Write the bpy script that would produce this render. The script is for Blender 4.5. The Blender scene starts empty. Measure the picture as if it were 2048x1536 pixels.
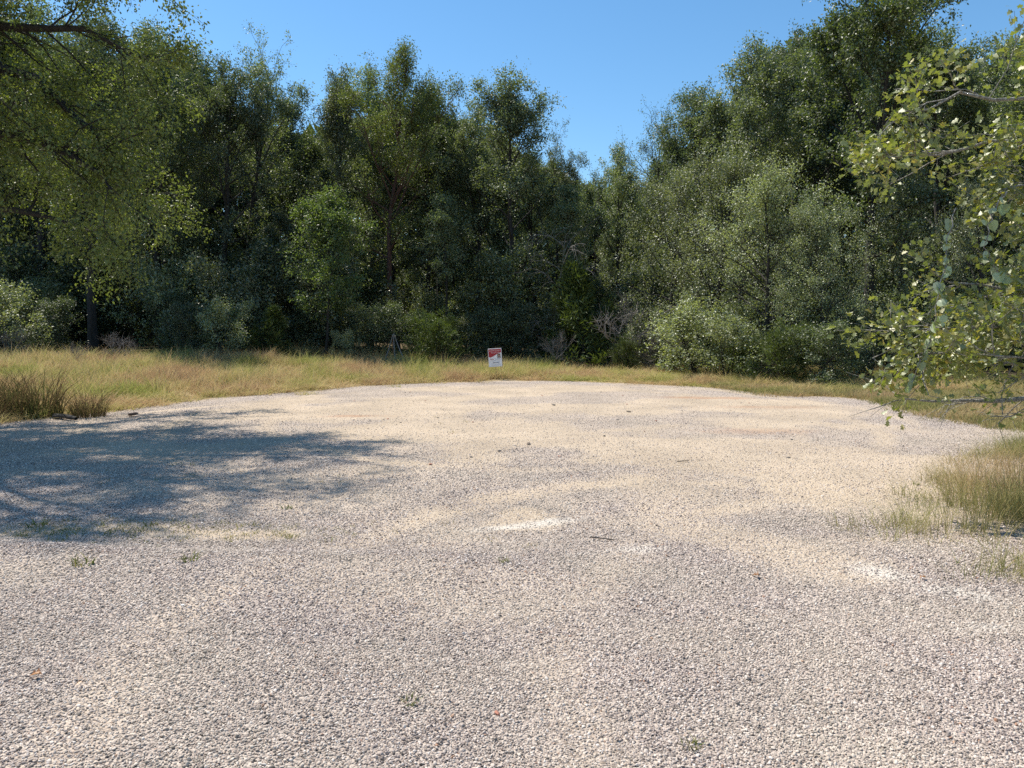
import bpy, math, numpy as np
from mathutils import Vector, Euler
R = math.radians
scene = bpy.context.scene
COL = scene.collection
rng = np.random.default_rng(7)

# ------------------------------------------------------------------ camera, sky, sun, exposure
F = 1530.0 / 2048.0
CAM_Z = 1.6
cam_d = bpy.data.cameras.new('camera')
cam_d.sensor_width = 36.0
cam_d.lens = 36.0 * F
cam_d.clip_start = 0.05
cam_d.clip_end = 3000
cam = bpy.data.objects.new('camera', cam_d)
cam.location = (0, 0, CAM_Z)
cam.rotation_euler = (R(90 - 3.85), 0, 0)
COL.objects.link(cam)
scene.camera = cam

SUN_AZ, SUN_EL = 55.0, 57.5          # degrees to the left of the view, above the horizon
sdir = Vector((-math.sin(R(SUN_AZ)) * math.cos(R(SUN_EL)), math.cos(R(SUN_AZ)) * math.cos(R(SUN_EL)), math.sin(R(SUN_EL))))
w = bpy.data.worlds.new('World')
scene.world = w
w.use_nodes = True
wn = w.node_tree
bg = wn.nodes['Background']
sky = wn.nodes.new('ShaderNodeTexSky')
sky.sky_type = 'NISHITA'
sky.sun_disc = False
sky.sun_elevation = R(SUN_EL)
sky.sun_rotation = R(-SUN_AZ)
sky.altitude = 0
sky.air_density = 1.0
sky.dust_density = 0.15
sky.ozone_density = 3.0
hsv = wn.nodes.new('ShaderNodeHueSaturation')
hsv.inputs['Hue'].default_value = .493
hsv.inputs['Saturation'].default_value = 1.18
wn.links.new(sky.outputs[0], hsv.inputs['Color'])
wn.links.new(hsv.outputs[0], bg.inputs[0])
bg.inputs[1].default_value = 0.115
sun_d = bpy.data.lights.new('sun', 'SUN')
sun_d.energy = 4.6
sun_d.angle = R(0.55)
sun_d.color = (1.0, 0.95, 0.86)
sun = bpy.data.objects.new('sun', sun_d)
sun.rotation_euler = sdir.to_track_quat('Z', 'Y').to_euler()
sun.location = sdir * 100
COL.objects.link(sun)
vs = scene.view_settings
scene.display_settings.display_device = 'sRGB'
vs.view_transform = 'Standard'
vs.look = 'None'
vs.exposure = 0.60
vs.gamma = 1.0
vs.use_curve_mapping = False
scene.cycles.max_bounces = 6
scene.cycles.diffuse_bounces = 3
scene.cycles.glossy_bounces = 2
scene.cycles.transmission_bounces = 3
scene.cycles.transparent_max_bounces = 4
scene.cycles.sample_clamp_indirect = 6.0
scene.cycles.use_denoising = False

# ------------------------------------------------------------------ small helpers
def norm(v):
    v = np.asarray(v, float)
    return v / max(np.linalg.norm(v), 1e-9)

def smooth(a, b, x):
    t = np.clip((x - a) / (b - a), 0, 1)
    return t * t * (3 - 2 * t)

class VNoise:
    def __init__(s, seed):
        s.g = np.random.default_rng(seed).random((256, 256))
    def __call__(s, x, y, f):
        x = np.asarray(x) * f; y = np.asarray(y) * f
        xi = np.floor(x).astype(int); yi = np.floor(y).astype(int)
        u = x - xi; v = y - yi
        u = u * u * (3 - 2 * u); v = v * v * (3 - 2 * v)
        g = s.g
        a = g[xi % 256, yi % 256]; b = g[(xi + 1) % 256, yi % 256]
        c = g[xi % 256, (yi + 1) % 256]; d = g[(xi + 1) % 256, (yi + 1) % 256]
        return (a * (1 - u) + b * u) * (1 - v) + (c * (1 - u) + d * u) * v
    def fbm(s, x, y, f, o=4):
        t = 0; a = .5
        for i in range(o):
            t = t + a * s(np.asarray(x) + 17.3 * i, np.asarray(y) - 9.1 * i, f); f *= 2.03; a *= .5
        return t
N1, N2, N3 = VNoise(1), VNoise(2), VNoise(3)

# gravel clearing outline (world metres, counter-clockwise)
GPOLY = np.array([(-30, -12), (16, -12), (14, 3), (10.2, 7), (8.6, 10.5), (8.1, 13.0), (8.4, 16.0), (8.8, 18.4), (6.9, 19.8), (5.5, 22.4),
                  (2.8, 24.6), (-.4, 25.3), (-2.2, 24.8), (-4.5, 22.9), (-6.3, 20.7), (-7.5, 18.0), (-8.0, 15.8), (-8.1, 13.6), (-8.9, 12.1),
                  (-12, 11.0), (-18, 9.6), (-30, 8)], float)
def sd_poly(x, y):
    x = np.asarray(x, float); y = np.asarray(y, float)
    d = np.full(x.shape, 1e9); ins = np.zeros(x.shape, bool)
    n = len(GPOLY)
    for i in range(n):
        ax, ay = GPOLY[i]; bx, by = GPOLY[(i + 1) % n]
        ex, ey = bx - ax, by - ay
        t = np.clip(((x - ax) * ex + (y - ay) * ey) / (ex * ex + ey * ey), 0, 1)
        d = np.minimum(d, (x - ax - t * ex) ** 2 + (y - ay - t * ey) ** 2)
        c = (ay > y) != (by > y)
        with np.errstate(divide='ignore', invalid='ignore'):
            c &= x < (bx - ax) * (y - ay) / (by - ay) + ax
        ins ^= c
    d = np.sqrt(d)
    return np.where(ins, -d, d)

def edge_d(x, y):
    """distance outside the gravel (negative inside), with a ragged edge"""
    return sd_poly(x, y) + (N1.fbm(x, y, .55, 4) - .47) * 1.7

def height(x, y):
    x = np.asarray(x, float); y = np.asarray(y, float)
    sd = sd_poly(x, y)
    gain = .12 + .5 * smooth(1, -11, x) + .1 * smooth(2, -4, x) * smooth(20, 27, y)
    z = gain * smooth(0.2, 13, sd)
    z = z + .5 * smooth(30, 60, y) * smooth(0, 8, sd)
    z = z + (N2.fbm(x, y, .16, 3) - .44) * .12 * smooth(2, 7, np.hypot(x, y))
    z = z + (N3.fbm(x, y, .9, 3) - .44) * .05 + (N1.fbm(x * .35, y * 1.6, .9, 2) - .38) * .045 * smooth(9, 4, y)
    # low bank of loose gravel nearest the viewer, hollow scraped behind it
    crest = 5.55 + .25 * np.sin(x * .8) - .35 * (x + 1) * smooth(-1, 2, x)
    z = z + .12 * smooth(crest + .35, crest - .3, y) * smooth(.6, -1.8, x)
    return z
def hz(x, y):
    return float(height(np.array([x]), np.array([y]))[0])

def mesh(name, V, Fc, mat, smooth_sh=True, attrs=None):
    """V (n,3); Fc (m,k) array or list of arrays of faces"""
    V = np.asarray(V, np.float32).reshape(-1, 3)
    me = bpy.data.meshes.new(name)
    if isinstance(Fc, np.ndarray): Fc = [Fc]
    Fc = [np.asarray(f, np.int32) for f in Fc if len(f)]
    me.vertices.add(len(V)); me.vertices.foreach_set('co', V.ravel())
    li = np.concatenate([f.ravel() for f in Fc])
    ln = np.concatenate([np.full(len(f), f.shape[1], np.int32) for f in Fc])
    st = np.concatenate([[0], np.cumsum(ln)[:-1]]).astype(np.int32)
    me.loops.add(len(li)); me.loops.foreach_set('vertex_index', li)
    me.polygons.add(len(ln)); me.polygons.foreach_set('loop_start', st)
    me.polygons.foreach_set('use_smooth', np.full(len(ln), smooth_sh))
    for k, (dom, arr) in (attrs or {}).items():
        a = me.attributes.new(k, 'FLOAT', dom)
        a.data.foreach_set('value', np.asarray(arr, np.float32))
    me.update(calc_edges=True)
    if mat: me.materials.append(mat)
    return me

def obj(name, data, parent=None, label=None, cat=None, group=None, kind=None, loc=None, rot=None):
    o = bpy.data.objects.new(name, data)
    COL.objects.link(o)
    if parent: o.parent = parent
    for k, v in (('label', label), ('category', cat), ('group', group), ('kind', kind)):
        if v: o[k] = v
    if loc is not None: o.location = loc
    if rot is not None: o.rotation_euler = rot
    return o

def thing(name, label, cat, loc=(0, 0, 0), rz=0.0, group=None, scale=None):
    o = obj(name, None, None, label, cat, group, None, loc, (0, 0, rz))
    o.empty_display_size = .2
    if scale: o.scale = scale
    return o

# ------------------------------------------------------------------ materials
def new_mat(name):
    m = bpy.data.materials.new(name); m.use_nodes = True
    nt = m.node_tree
    for n in list(nt.nodes): nt.nodes.remove(n)
    out = nt.nodes.new('ShaderNodeOutputMaterial')
    def N(t, **k):
        n = nt.nodes.new('ShaderNode' + t)
        for a, b in k.items():
            if a.startswith('i_'): n.inputs[int(a[2:])].default_value = b
            else: setattr(n, a, b)
        return n
    return m, nt, N, nt.links.new, out

def ramp(N, cols):
    r = N('ValToRGB')
    e = r.color_ramp.elements
    while len(e) < len(cols): e.new(.5)
    for i, (p, c) in enumerate(cols):
        e[i].position = p; e[i].color = (*c, 1)
    return r

def leaf_mat(name, cols, trans=.38, tcol=(1.5, 1.6, .55), gloss=.07, rough=.46, objvar=.35):
    m, nt, N, L, out = new_mat(name)
    at = N('Attribute', attribute_name='rnd')
    rp = ramp(N, [(i / max(1, len(cols) - 1), c) for i, c in enumerate(cols)])
    L(at.outputs['Fac'], rp.inputs[0])
    oi = N('ObjectInfo')
    mr = N('MapRange', i_3=1 - objvar, i_4=1 + objvar)
    L(oi.outputs['Random'], mr.inputs[0])
    hs = N('HueSaturation')
    L(rp.outputs[0], hs.inputs['Color']); L(mr.outputs[0], hs.inputs['Value'])
    d = N('BsdfDiffuse'); L(hs.outputs[0], d.inputs[0])
    tm = N('Mix', data_type='RGBA', blend_type='MULTIPLY'); tm.inputs[0].default_value = 1
    L(hs.outputs[0], tm.inputs[6]); tm.inputs[7].default_value = (*tcol, 1)
    t = N('BsdfTranslucent'); L(tm.outputs[2], t.inputs[0])
    mx = N('MixShader', i_0=trans); L(d.outputs[0], mx.inputs[1]); L(t.outputs[0], mx.inputs[2])
    g = N('BsdfGlossy'); g.inputs['Roughness'].default_value = rough; g.inputs['Color'].default_value = (.95, .95, .88, 1)
    m2 = N('MixShader', i_0=gloss * .85); L(mx.outputs[0], m2.inputs[1]); L(g.outputs[0], m2.inputs[2])
    L(m2.outputs[0], out.inputs[0])
    return m

def bark_mat(name, c1, c2, scale=9):
    m, nt, N, L, out = new_mat(name)
    tc = N('TexCoord'); mp = N('Mapping'); mp.inputs['Scale'].default_value = (scale, scale, scale * .22)
    L(tc.outputs['Object'], mp.inputs[0])
    n = N('TexNoise'); n.inputs['Scale'].default_value = 3; n.inputs['Detail'].default_value = 6
    L(mp.outputs[0], n.inputs['Vector'])
    rp = ramp(N, [(.3, c1), (.68, c2)]); L(n.outputs[0], rp.inputs[0])
    b = N('Bump'); b.inputs['Strength'].default_value = .8; b.inputs['Distance'].default_value = .03
    L(n.outputs[0], b.inputs['Height'])
    p = N('BsdfPrincipled'); p.inputs['Roughness'].default_value = .9
    L(rp.outputs[0], p.inputs['Base Color']); L(b.outputs[0], p.inputs['Normal'])
    L(p.outputs[0], out.inputs[0])
    return m

def plain(name, c, rough=.6):
    m, nt, N, L, out = new_mat(name)
    n = N('TexNoise'); n.inputs['Scale'].default_value = 40
    rp = ramp(N, [(.3, tuple(x * .9 for x in c)), (.7, tuple(min(1, x * 1.08) for x in c))]); L(n.outputs[0], rp.inputs[0])
    p = N('BsdfPrincipled'); p.inputs['Roughness'].default_value = rough
    L(rp.outputs[0], p.inputs['Base Color']); L(p.outputs[0], out.inputs[0])
    return m

M_oliveleaf = leaf_mat('olive_leaf', [(.072, .096, .022), (.112, .138, .034), (.155, .17, .05)], trans=.42, gloss=.06)
M_paleleaf = leaf_mat('pale_grey_green_leaf', [(0.144, 0.167, 0.090), (0.207, 0.230, 0.127), (0.276, 0.293, 0.184)], gloss=.09)
M_elmleaf = leaf_mat('elm_green_leaf', [(.085, .12, .04), (.125, .165, .058), (.18, .21, .09)], trans=.42, gloss=.08)
M_oakleaf = leaf_mat('grey_green_leaf', [(0.098, 0.124, 0.063), (0.144, 0.172, 0.090), (0.207, 0.230, 0.132)], gloss=.08)
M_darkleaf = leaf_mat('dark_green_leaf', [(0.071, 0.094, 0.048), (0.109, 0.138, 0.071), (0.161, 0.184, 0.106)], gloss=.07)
M_brightleaf = leaf_mat('light_green_leaf', [(.13, .19, .06), (.18, .245, .08), (.23, .29, .115)], trans=.45, gloss=.06)
M_yellowleaf = leaf_mat('yellow_green_leaf', [(0.095, 0.118, 0.026), (0.134, 0.159, 0.037), (0.185, 0.195, 0.050), (0.269, 0.212, 0.039)], trans=.42, gloss=.11, rough=.52)
M_cedar = leaf_mat('cedar_spray', [(.075, .105, .028), (.105, .138, .038), (.13, .16, .055)], trans=.3, gloss=.04)
M_vineleaf = leaf_mat('vine_leaf', [(.2, .27, .12), (.36, .42, .28), (.46, .5, .38)], trans=.4, tcol=(1.2, 1.35, .5), gloss=.07, objvar=.3)
M_bark = bark_mat('grey_brown_bark', (.012, .010, .008), (.05, .042, .035))
M_redbark = bark_mat('reddish_bark', (.04, .018, .012), (.13, .062, .042))
M_palebark = bark_mat('pale_lichen_bark', (.12, .10, .08), (.42, .40, .36), 22)
M_dead = bark_mat('weathered_dead_wood', (.13, .11, .10), (.32, .285, .26), 14)

def grass_mat(name, cols, trans=.35):
    m, nt, N, L, out = new_mat(name)
    ge = N('NewGeometry')
    n = N('TexNoise'); n.inputs['Scale'].default_value = .45; n.inputs['Detail'].default_value = 3
    L(ge.outputs['Position'], n.inputs['Vector'])
    at = N('Attribute', attribute_name='rnd')
    a2 = N('Math', operation='MULTIPLY_ADD', i_1=.55, i_2=-.27); L(at.outputs['Fac'], a2.inputs[0])
    mr = N('MapRange', i_1=.32, i_2=.68); L(n.outputs[0], mr.inputs[0])
    ad = N('Math', operation='ADD'); L(mr.outputs[0], ad.inputs[0]); L(a2.outputs[0], ad.inputs[1])
    rp = ramp(N, [(i / max(1, len(cols) - 1), c) for i, c in enumerate(cols)]); L(ad.outputs[0], rp.inputs[0])
    d = N('BsdfDiffuse'); t = N('BsdfTranslucent')
    L(rp.outputs[0], d.inputs[0]); L(rp.outputs[0], t.inputs[0])
    mx = N('MixShader', i_0=trans); L(d.outputs[0], mx.inputs[1]); L(t.outputs[0], mx.inputs[2])
    L(mx.outputs[0], out.inputs[0])
    return m
M_meadow = grass_mat('meadow_grass', [(.40, .26, .15), (.52, .38, .20), (.54, .44, .22), (.42, .39, .13), (.30, .33, .09)])
M_wiry = grass_mat('wiry_grass', [(.46, .33, .19), (.40, .33, .16), (.30, .28, .11), (.2, .22, .07)])
M_darkgrass = grass_mat('bunch_grass', [(.08, .045, .025), (.14, .09, .05), (.10, .11, .035)])

def gravel_mat():
    m, nt, N, L, out = new_mat('pea_gravel_ground')
    ge = N('NewGeometry'); P = ge.outputs['Position']
    v = N('TexVoronoi'); v.inputs['Scale'].default_value = 62; L(P, v.inputs['Vector'])
    v2 = N('TexVoronoi'); v2.inputs['Scale'].default_value = 17; L(P, v2.inputs['Vector'])
    stone = ramp(N, [(0, (0.155, 0.124, 0.103)), (.25, (0.310, 0.248, 0.211)), (.55, (0.426, 0.347, 0.291)), (1, (0.542, 0.460, 0.385))])
    sep = N('SeparateColor'); L(v.outputs['Color'], sep.inputs[0]); L(sep.outputs[0], stone.inputs[0])
    # dusty sand with its own mottling
    ns = N('TexNoise'); ns.inputs['Scale'].default_value = 3.0; ns.inputs['Detail'].default_value = 8; L(P, ns.inputs['Vector'])
    nf = N('TexNoise'); nf.inputs['Scale'].default_value = 55; nf.inputs['Detail'].default_value = 5; L(P, nf.inputs['Vector'])
    sand = ramp(N, [(.3, (0.397, 0.304, 0.211)), (.55, (0.516, 0.407, 0.293)), (.75, (0.596, 0.486, 0.360))]); L(nf.outputs[0], sand.inputs[0])
    asand = N('Attribute', attribute_name='sand'); awhite = N('Attribute', attribute_name='white'); ared = N('Attribute', attribute_name='red')
    # sand covers stones: factor = attr*1.1 + noise - .5
    f1 = N('Math', operation='MULTIPLY_ADD', i_1=.9, i_2=-.45); L(nf.outputs[0], f1.inputs[0])
    f2 = N('Math', operation='ADD', use_clamp=True); L(f1.outputs[0], f2.inputs[0]); L(asand.outputs['Fac'], f2.inputs[1])
    mx = N('Mix', data_type='RGBA'); L(f2.outputs[0], mx.inputs[0]); L(stone.outputs[0], mx.inputs[6]); L(sand.outputs[0], mx.inputs[7])
    # sparse darker pebbles and chips
    sp = N('SeparateColor'); L(v2.outputs['Color'], sp.inputs[0])
    th = N('Math', operation='GREATER_THAN', i_1=.955); L(sp.outputs[1], th.inputs[0])
    near = N('Math', operation='LESS_THAN', i_1=.36); L(v2.outputs['Distance'], near.inputs[0])
    thn = N('Math', operation='MULTIPLY'); L(th.outputs[0], thn.inputs[0]); L(near.outputs[0], thn.inputs[1])
    thn2 = N('Math', operation='MULTIPLY', i_1=.7); L(thn.outputs[0], thn2.inputs[0])
    mx2 = N('Mix', data_type='RGBA'); L(thn2.outputs[0], mx2.inputs[0]); L(mx.outputs[2], mx2.inputs[6]); mx2.inputs[7].default_value = (.2, .16, .125, 1)
    f3 = N('Math', operation='ADD', use_clamp=True); L(f1.outputs[0], f3.inputs[0]); L(awhite.outputs['Fac'], f3.inputs[1])
    mx3 = N('Mix', data_type='RGBA'); L(f3.outputs[0], mx3.inputs[0]); L(mx2.outputs[2], mx3.inputs[6]); mx3.inputs[7].default_value = (.72, .67, .59, 1)
    f4 = N('Math', operation='MULTIPLY'); L(ns.outputs[0], f4.inputs[0]); L(ared.outputs['Fac'], f4.inputs[1])
    mx4 = N('Mix', data_type='RGBA'); L(f4.outputs[0], mx4.inputs[0]); L(mx3.outputs[2], mx4.inputs[6]); mx4.inputs[7].default_value = (.40, .19, .10, 1)
    # broad tonal drift in the dust
    nb = N('TexNoise'); nb.inputs['Scale'].default_value = .8; nb.inputs['Detail'].default_value = 5; L(P, nb.inputs['Vector'])
    mrb = N('MapRange', i_1=.3, i_2=.7, i_3=.84, i_4=1.1); L(nb.outputs[0], mrb.inputs[0])
    hs = N('HueSaturation'); L(mx4.outputs[2], hs.inputs['Color']); L(mrb.outputs[0], hs.inputs['Value'])
    b1 = N('Bump', invert=True); b1.inputs['Strength'].default_value = .9; b1.inputs['Distance'].default_value = .012
    L(v.outputs['Distance'], b1.inputs['Height'])
    b2 = N('Bump'); b2.inputs['Strength'].default_value = .6; b2.inputs['Distance'].default_value = .04
    L(ns.outputs[0], b2.inputs['Height']); L(b1.outputs[0], b2.inputs['Normal'])
    p = N('BsdfPrincipled'); p.inputs['Roughness'].default_value = .95; p.inputs['Specular IOR Level'].default_value = .2
    L(hs.outputs[0], p.inputs['Base Color']); L(b2.outputs[0], p.inputs['Normal'])
    L(p.outputs[0], out.inputs[0])
    return m
M_gravel = gravel_mat()

def stone_mat():
    m, nt, N, L, out = new_mat('pea_gravel_stone')
    oi = N('ObjectInfo'); ge = N('NewGeometry')
    rp = ramp(N, [(0, (0.116, 0.094, 0.081)), (.14, (0.243, 0.194, 0.171)), (.35, (0.385, 0.312, 0.274)), (.62, (0.486, 0.398, 0.337)), (.85, (0.591, 0.500, 0.424)), (.988, (0.718, 0.633, 0.564)), (.993, (0.348, 0.184, 0.119)), (1, (0.422, 0.245, 0.155))])
    L(oi.outputs['Random'], rp.inputs[0])
    nb = N('TexNoise'); nb.inputs['Scale'].default_value = 1.1; nb.inputs['Detail'].default_value = 4; L(ge.outputs['Position'], nb.inputs['Vector'])
    mr = N('MapRange', i_1=.4, i_2=.66, i_3=0, i_4=.42); L(nb.outputs[0], mr.inputs[0])
    mx = N('Mix', data_type='RGBA'); L(mr.outputs[0], mx.inputs[0]); L(rp.outputs[0], mx.inputs[6]); mx.inputs[7].default_value = (.56, .48, .36, 1)
    p = N('BsdfPrincipled'); p.inputs['Roughness'].default_value = .8; p.inputs['Specular IOR Level'].default_value = .3
    L(mx.outputs[2], p.inputs['Base Color']); L(p.outputs[0], out.inputs[0])
    return m
M_stone = stone_mat()

def soil_mat():
    m, nt, N, L, out = new_mat('leaf_litter_soil')
    ge = N('NewGeometry')
    n = N('TexNoise'); n.inputs['Scale'].default_value = 9; n.inputs['Detail'].default_value = 8; L(ge.outputs['Position'], n.inputs['Vector'])
    rp0 = ramp(N, [(.3, (.06, .045, .03)), (.5, (.13, .10, .06)), (.7, (.22, .165, .09))]); L(n.outputs[0], rp0.inputs[0])
    rp1 = ramp(N, [(.3, (.2, .14, .08)), (.5, (.36, .27, .15)), (.7, (.46, .36, .2))]); L(n.outputs[0], rp1.inputs[0])
    ta = N('Attribute', attribute_name='thatch'); rp = N('Mix', data_type='RGBA'); L(ta.outputs['Fac'], rp.inputs[0]); L(rp0.outputs[0], rp.inputs[6]); L(rp1.outputs[0], rp.inputs[7])
    b = N('Bump'); b.inputs['Distance'].default_value = .05; L(n.outputs[0], b.inputs['Height'])
    p = N('BsdfPrincipled'); p.inputs['Roughness'].default_value = 1; p.inputs['Specular IOR Level'].default_value = .1
    L(rp.outputs[2], p.inputs['Base Color']); L(b.outputs[0], p.inputs['Normal']); L(p.outputs[0], out.inputs[0])
    return m
M_soil = soil_mat()

# ------------------------------------------------------------------ ground: one terrain grid, split into gravel and soil sheets
def axis(*spans):
    out = []
    for a, b, s in spans:
        out.append(np.arange(a, b - 1e-6, s))
    return np.concatenate(out + [[spans[-1][1]]])
gy = axis((-400, -40, 60), (-40, -8, 4), (-8, 2, .5), (2, 12, .09), (12, 27, .16), (27, 36, .4), (36, 60, 1.2), (60, 140, 8), (140, 1000, 86))
gx = axis((-900, -120, 78), (-120, -40, 8), (-40, -14, 1.0), (-14, -9, .35), (-9, 9, .11), (9, 14, .35), (14, 40, 1.0), (40, 120, 8), (120, 900, 78))
GX, GY = np.meshgrid(gx, gy)
GZ = height(GX, GY)
nx, ny = len(gx), len(gy)
idx = np.arange(nx * ny).reshape(ny, nx)
quads = np.stack([idx[:-1, :-1], idx[:-1, 1:], idx[1:, 1:], idx[1:, :-1]], -1).reshape(-1, 4)
ED = edge_d(GX, GY).ravel()
qc = ED[quads].mean(1)
V = np.stack([GX.ravel(), GY.ravel(), GZ.ravel()], 1)
XX, YY = V[:, 0], V[:, 1]

def ell(x, y, cx, cy, rx, ry, rot=0.0):
    c, s = math.cos(R(rot)), math.sin(R(rot))
    u = ((x - cx) * c + (y - cy) * s) / rx; v = (-(x - cx) * s + (y - cy) * c) / ry
    q = np.sqrt(u * u + v * v) + (N2.fbm(x, y, 2.2, 3) - .44) * .9
    return smooth(1.2, .3, q)
def path(x, y, pts, wd):
    d = np.full(np.shape(x), 9.)
    for (ax, ay), (bx, by) in zip(pts[:-1], pts[1:]):
        ex, ey = bx - ax, by - ay
        t = np.clip(((x - ax) * ex + (y - ay) * ey) / (ex * ex + ey * ey), 0, 1)
        d = np.minimum(d, np.hypot(x - ax - t * ex, y - ay - t * ey))
    q = d / wd + (N2.fbm(x, y, 1.8, 3) - .44) * .9
    return smooth(1.2, .4, q)
def sand_mask(x, y):
    n = N1.fbm(x, y, .5, 4)
    far = smooth(6.2, 11.5, y + .35 * x + (n - .45) * 9) * smooth(-.4, -2.2, edge_d(x, y)) * (.35 + 1.1 * smooth(.33, .55, n))
    t1 = .72 * path(x, y, [(2.2, 12.5), (1.75, 8.6), (1.35, 6.5), (1.9, 5.75), (2.3, 5.1)], .42)
    t2 = .95 * path(x, y, [(-4.8, 6.25), (-3.9, 6.0), (-3.2, 6.2), (-2.5, 6.0), (-1.9, 6.05)], .22)
    t3 = path(x, y, [(2.0, 9.3), (4.2, 9.8), (5.8, 9.6)], .5)
    t4 = path(x, y, [(.1, 6.8), (.25, 6.5), (.0, 6.45)], .3)
    arcs = 0
    for cx, cy, ra, rb, ph in ((.6, 15.5, 5.2, 6.6, 0), (.6, 15.5, 6.7, 8.2, .8), (2.2, 14.0, 4.0, 5.0, 1.7), (-1.5, 13.5, 6.2, 5.6, 2.3), (2.8, 9.2, 3.0, 3.4, 3.1), (1.6, 3.0, 3.3, 5.2, 4.0), (3.2, 2.6, 3.0, 4.6, 4.6)):
        a_ = np.arctan2((y - cy) / rb, (x - cx) / ra); q = (np.hypot((x - cx) / ra, (y - cy) / rb) - 1) * ra + (N2.fbm(x, y, .7, 3) - .44) * .5
        arcs = np.maximum(arcs, smooth(.3, .05, np.abs(q)) * (.45 + .6 * smooth(-.3, .8, np.sin(a_ * 2 + ph))))
    t1 = np.maximum(t1, arcs * (.45 + .9 * N3.fbm(x, y, 1.7, 3)))
    st = .5 * smooth(.5, .62, N3.fbm(x * .45, y * 1.6, .8, 4)) * smooth(3.5, 8, y)
    lo = .35 * smooth(.52, .62, N2.fbm(x, y, .45, 3))
    return np.clip(np.maximum.reduce([far, t1, t2, t3, t4, st, lo]), 0, 1)
def white_mask(x, y):
    return .62 * np.clip(np.maximum.reduce([ell(x, y, -.05, 6.33, .42, .10, 14), ell(x, y, .38, 6.55, .4, .09, 20), ell(x, y, .98, 5.68, .27, .12, 5), ell(x, y, .55, 5.55, .18, .06, 10),
        ell(x, y, 2.5, 5.05, .3, .16, -50), ell(x, y, 2.75, 4.65, .3, .14, -40), ell(x, y, 2.62, 4.05, .22, .05, 0), ell(x, y, 2.4, 7.0, .6, .05, 0)]), 0, 1)
def red_mask(x, y):
    return np.clip(np.maximum.reduce([ell(x, y, 4.8, 19.0, 1.5, .35, -12), ell(x, y, -3.0, 14.5, .9, .25, 8), ell(x, y, 5.5, 16.5, 1.6, .4, 0) * .6, ell(x, y, 4.0, 12.5, 1.2, .4, 0) * .5]), 0, 1)

def sub(sel):
    q = quads[sel]; u, inv = np.unique(q, return_inverse=True)
    return V[u], inv.reshape(-1, 4), u
gV, gF, gu = sub(qc < .12)
me = mesh('gravel_lot', gV, gF, M_gravel, True, {'sand': ('POINT', sand_mask(XX[gu], YY[gu])), 'white': ('POINT', white_mask(XX[gu], YY[gu])), 'red': ('POINT', red_mask(XX[gu], YY[gu]))})
obj('gravel_ground', me, kind='structure', label='pale gravel clearing with tan dusty tracks and white chalky patches')
sV, sF, su = sub(qc >= .12)
obj('soil_ground', mesh('soil_ground', sV, sF, M_soil, True, {'thatch': ('POINT', 1 - smooth(7.5, 11, ED[su]))}), kind='structure', label='brown soil and leaf litter under the grass and the wood')

# ------------------------------------------------------------------ instancing of stuff (gravel, grass)
def scatter(name, pts, rot, scl, protos, label, kindv='stuff', parent=None):
    n = len(pts)
    me = bpy.data.meshes.new(name + '_points')
    me.vertices.add(n); me.vertices.foreach_set('co', np.asarray(pts, np.float32).ravel())
    for k, a in (('rot', rot), ('scl', scl)):
        at = me.attributes.new(k, 'FLOAT_VECTOR', 'POINT'); at.data.foreach_set('vector', np.asarray(a, np.float32).ravel())
    o = obj(name, me, parent, label, None, None, kindv)
    ng = bpy.data.node_groups.new(name + '_nodes', 'GeometryNodeTree')
    ng.interface.new_socket('Geometry', in_out='INPUT', socket_type='NodeSocketGeometry')
    ng.interface.new_socket('Geometry', in_out='OUTPUT', socket_type='NodeSocketGeometry')
    nn = ng.nodes.new; ll = ng.links.new
    gi = nn('NodeGroupInput'); go = nn('NodeGroupOutput')
    ip = nn('GeometryNodeInstanceOnPoints')
    g2i = nn('GeometryNodeGeometryToInstance')
    for p in protos:
        oi = nn('GeometryNodeObjectInfo'); oi.inputs['Object'].default_value = p
        oi.inputs['As Instance'].default_value = False
        ll(oi.outputs['Geometry'], g2i.inputs[0])
    ra = nn('GeometryNodeInputNamedAttribute'); ra.data_type = 'FLOAT_VECTOR'; ra.inputs['Name'].default_value = 'rot'
    sa = nn('GeometryNodeInputNamedAttribute'); sa.data_type = 'FLOAT_VECTOR'; sa.inputs['Name'].default_value = 'scl'
    ip.inputs['Pick Instance'].default_value = True
    ll(gi.outputs[0], ip.inputs['Points']); ll(g2i.outputs[0], ip.inputs['Instance'])
    ll(ra.outputs[0], ip.inputs['Rotation']); ll(sa.outputs[0], ip.inputs['Scale'])
    ll(ip.outputs[0], go.inputs[0])
    md = o.modifiers.new('scatter', 'NODES'); md.node_group = ng
    return o

def proto_obj(name, me):
    return bpy.data.objects.new(name, me)      # not linked: only a shape for the scatter

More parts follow.
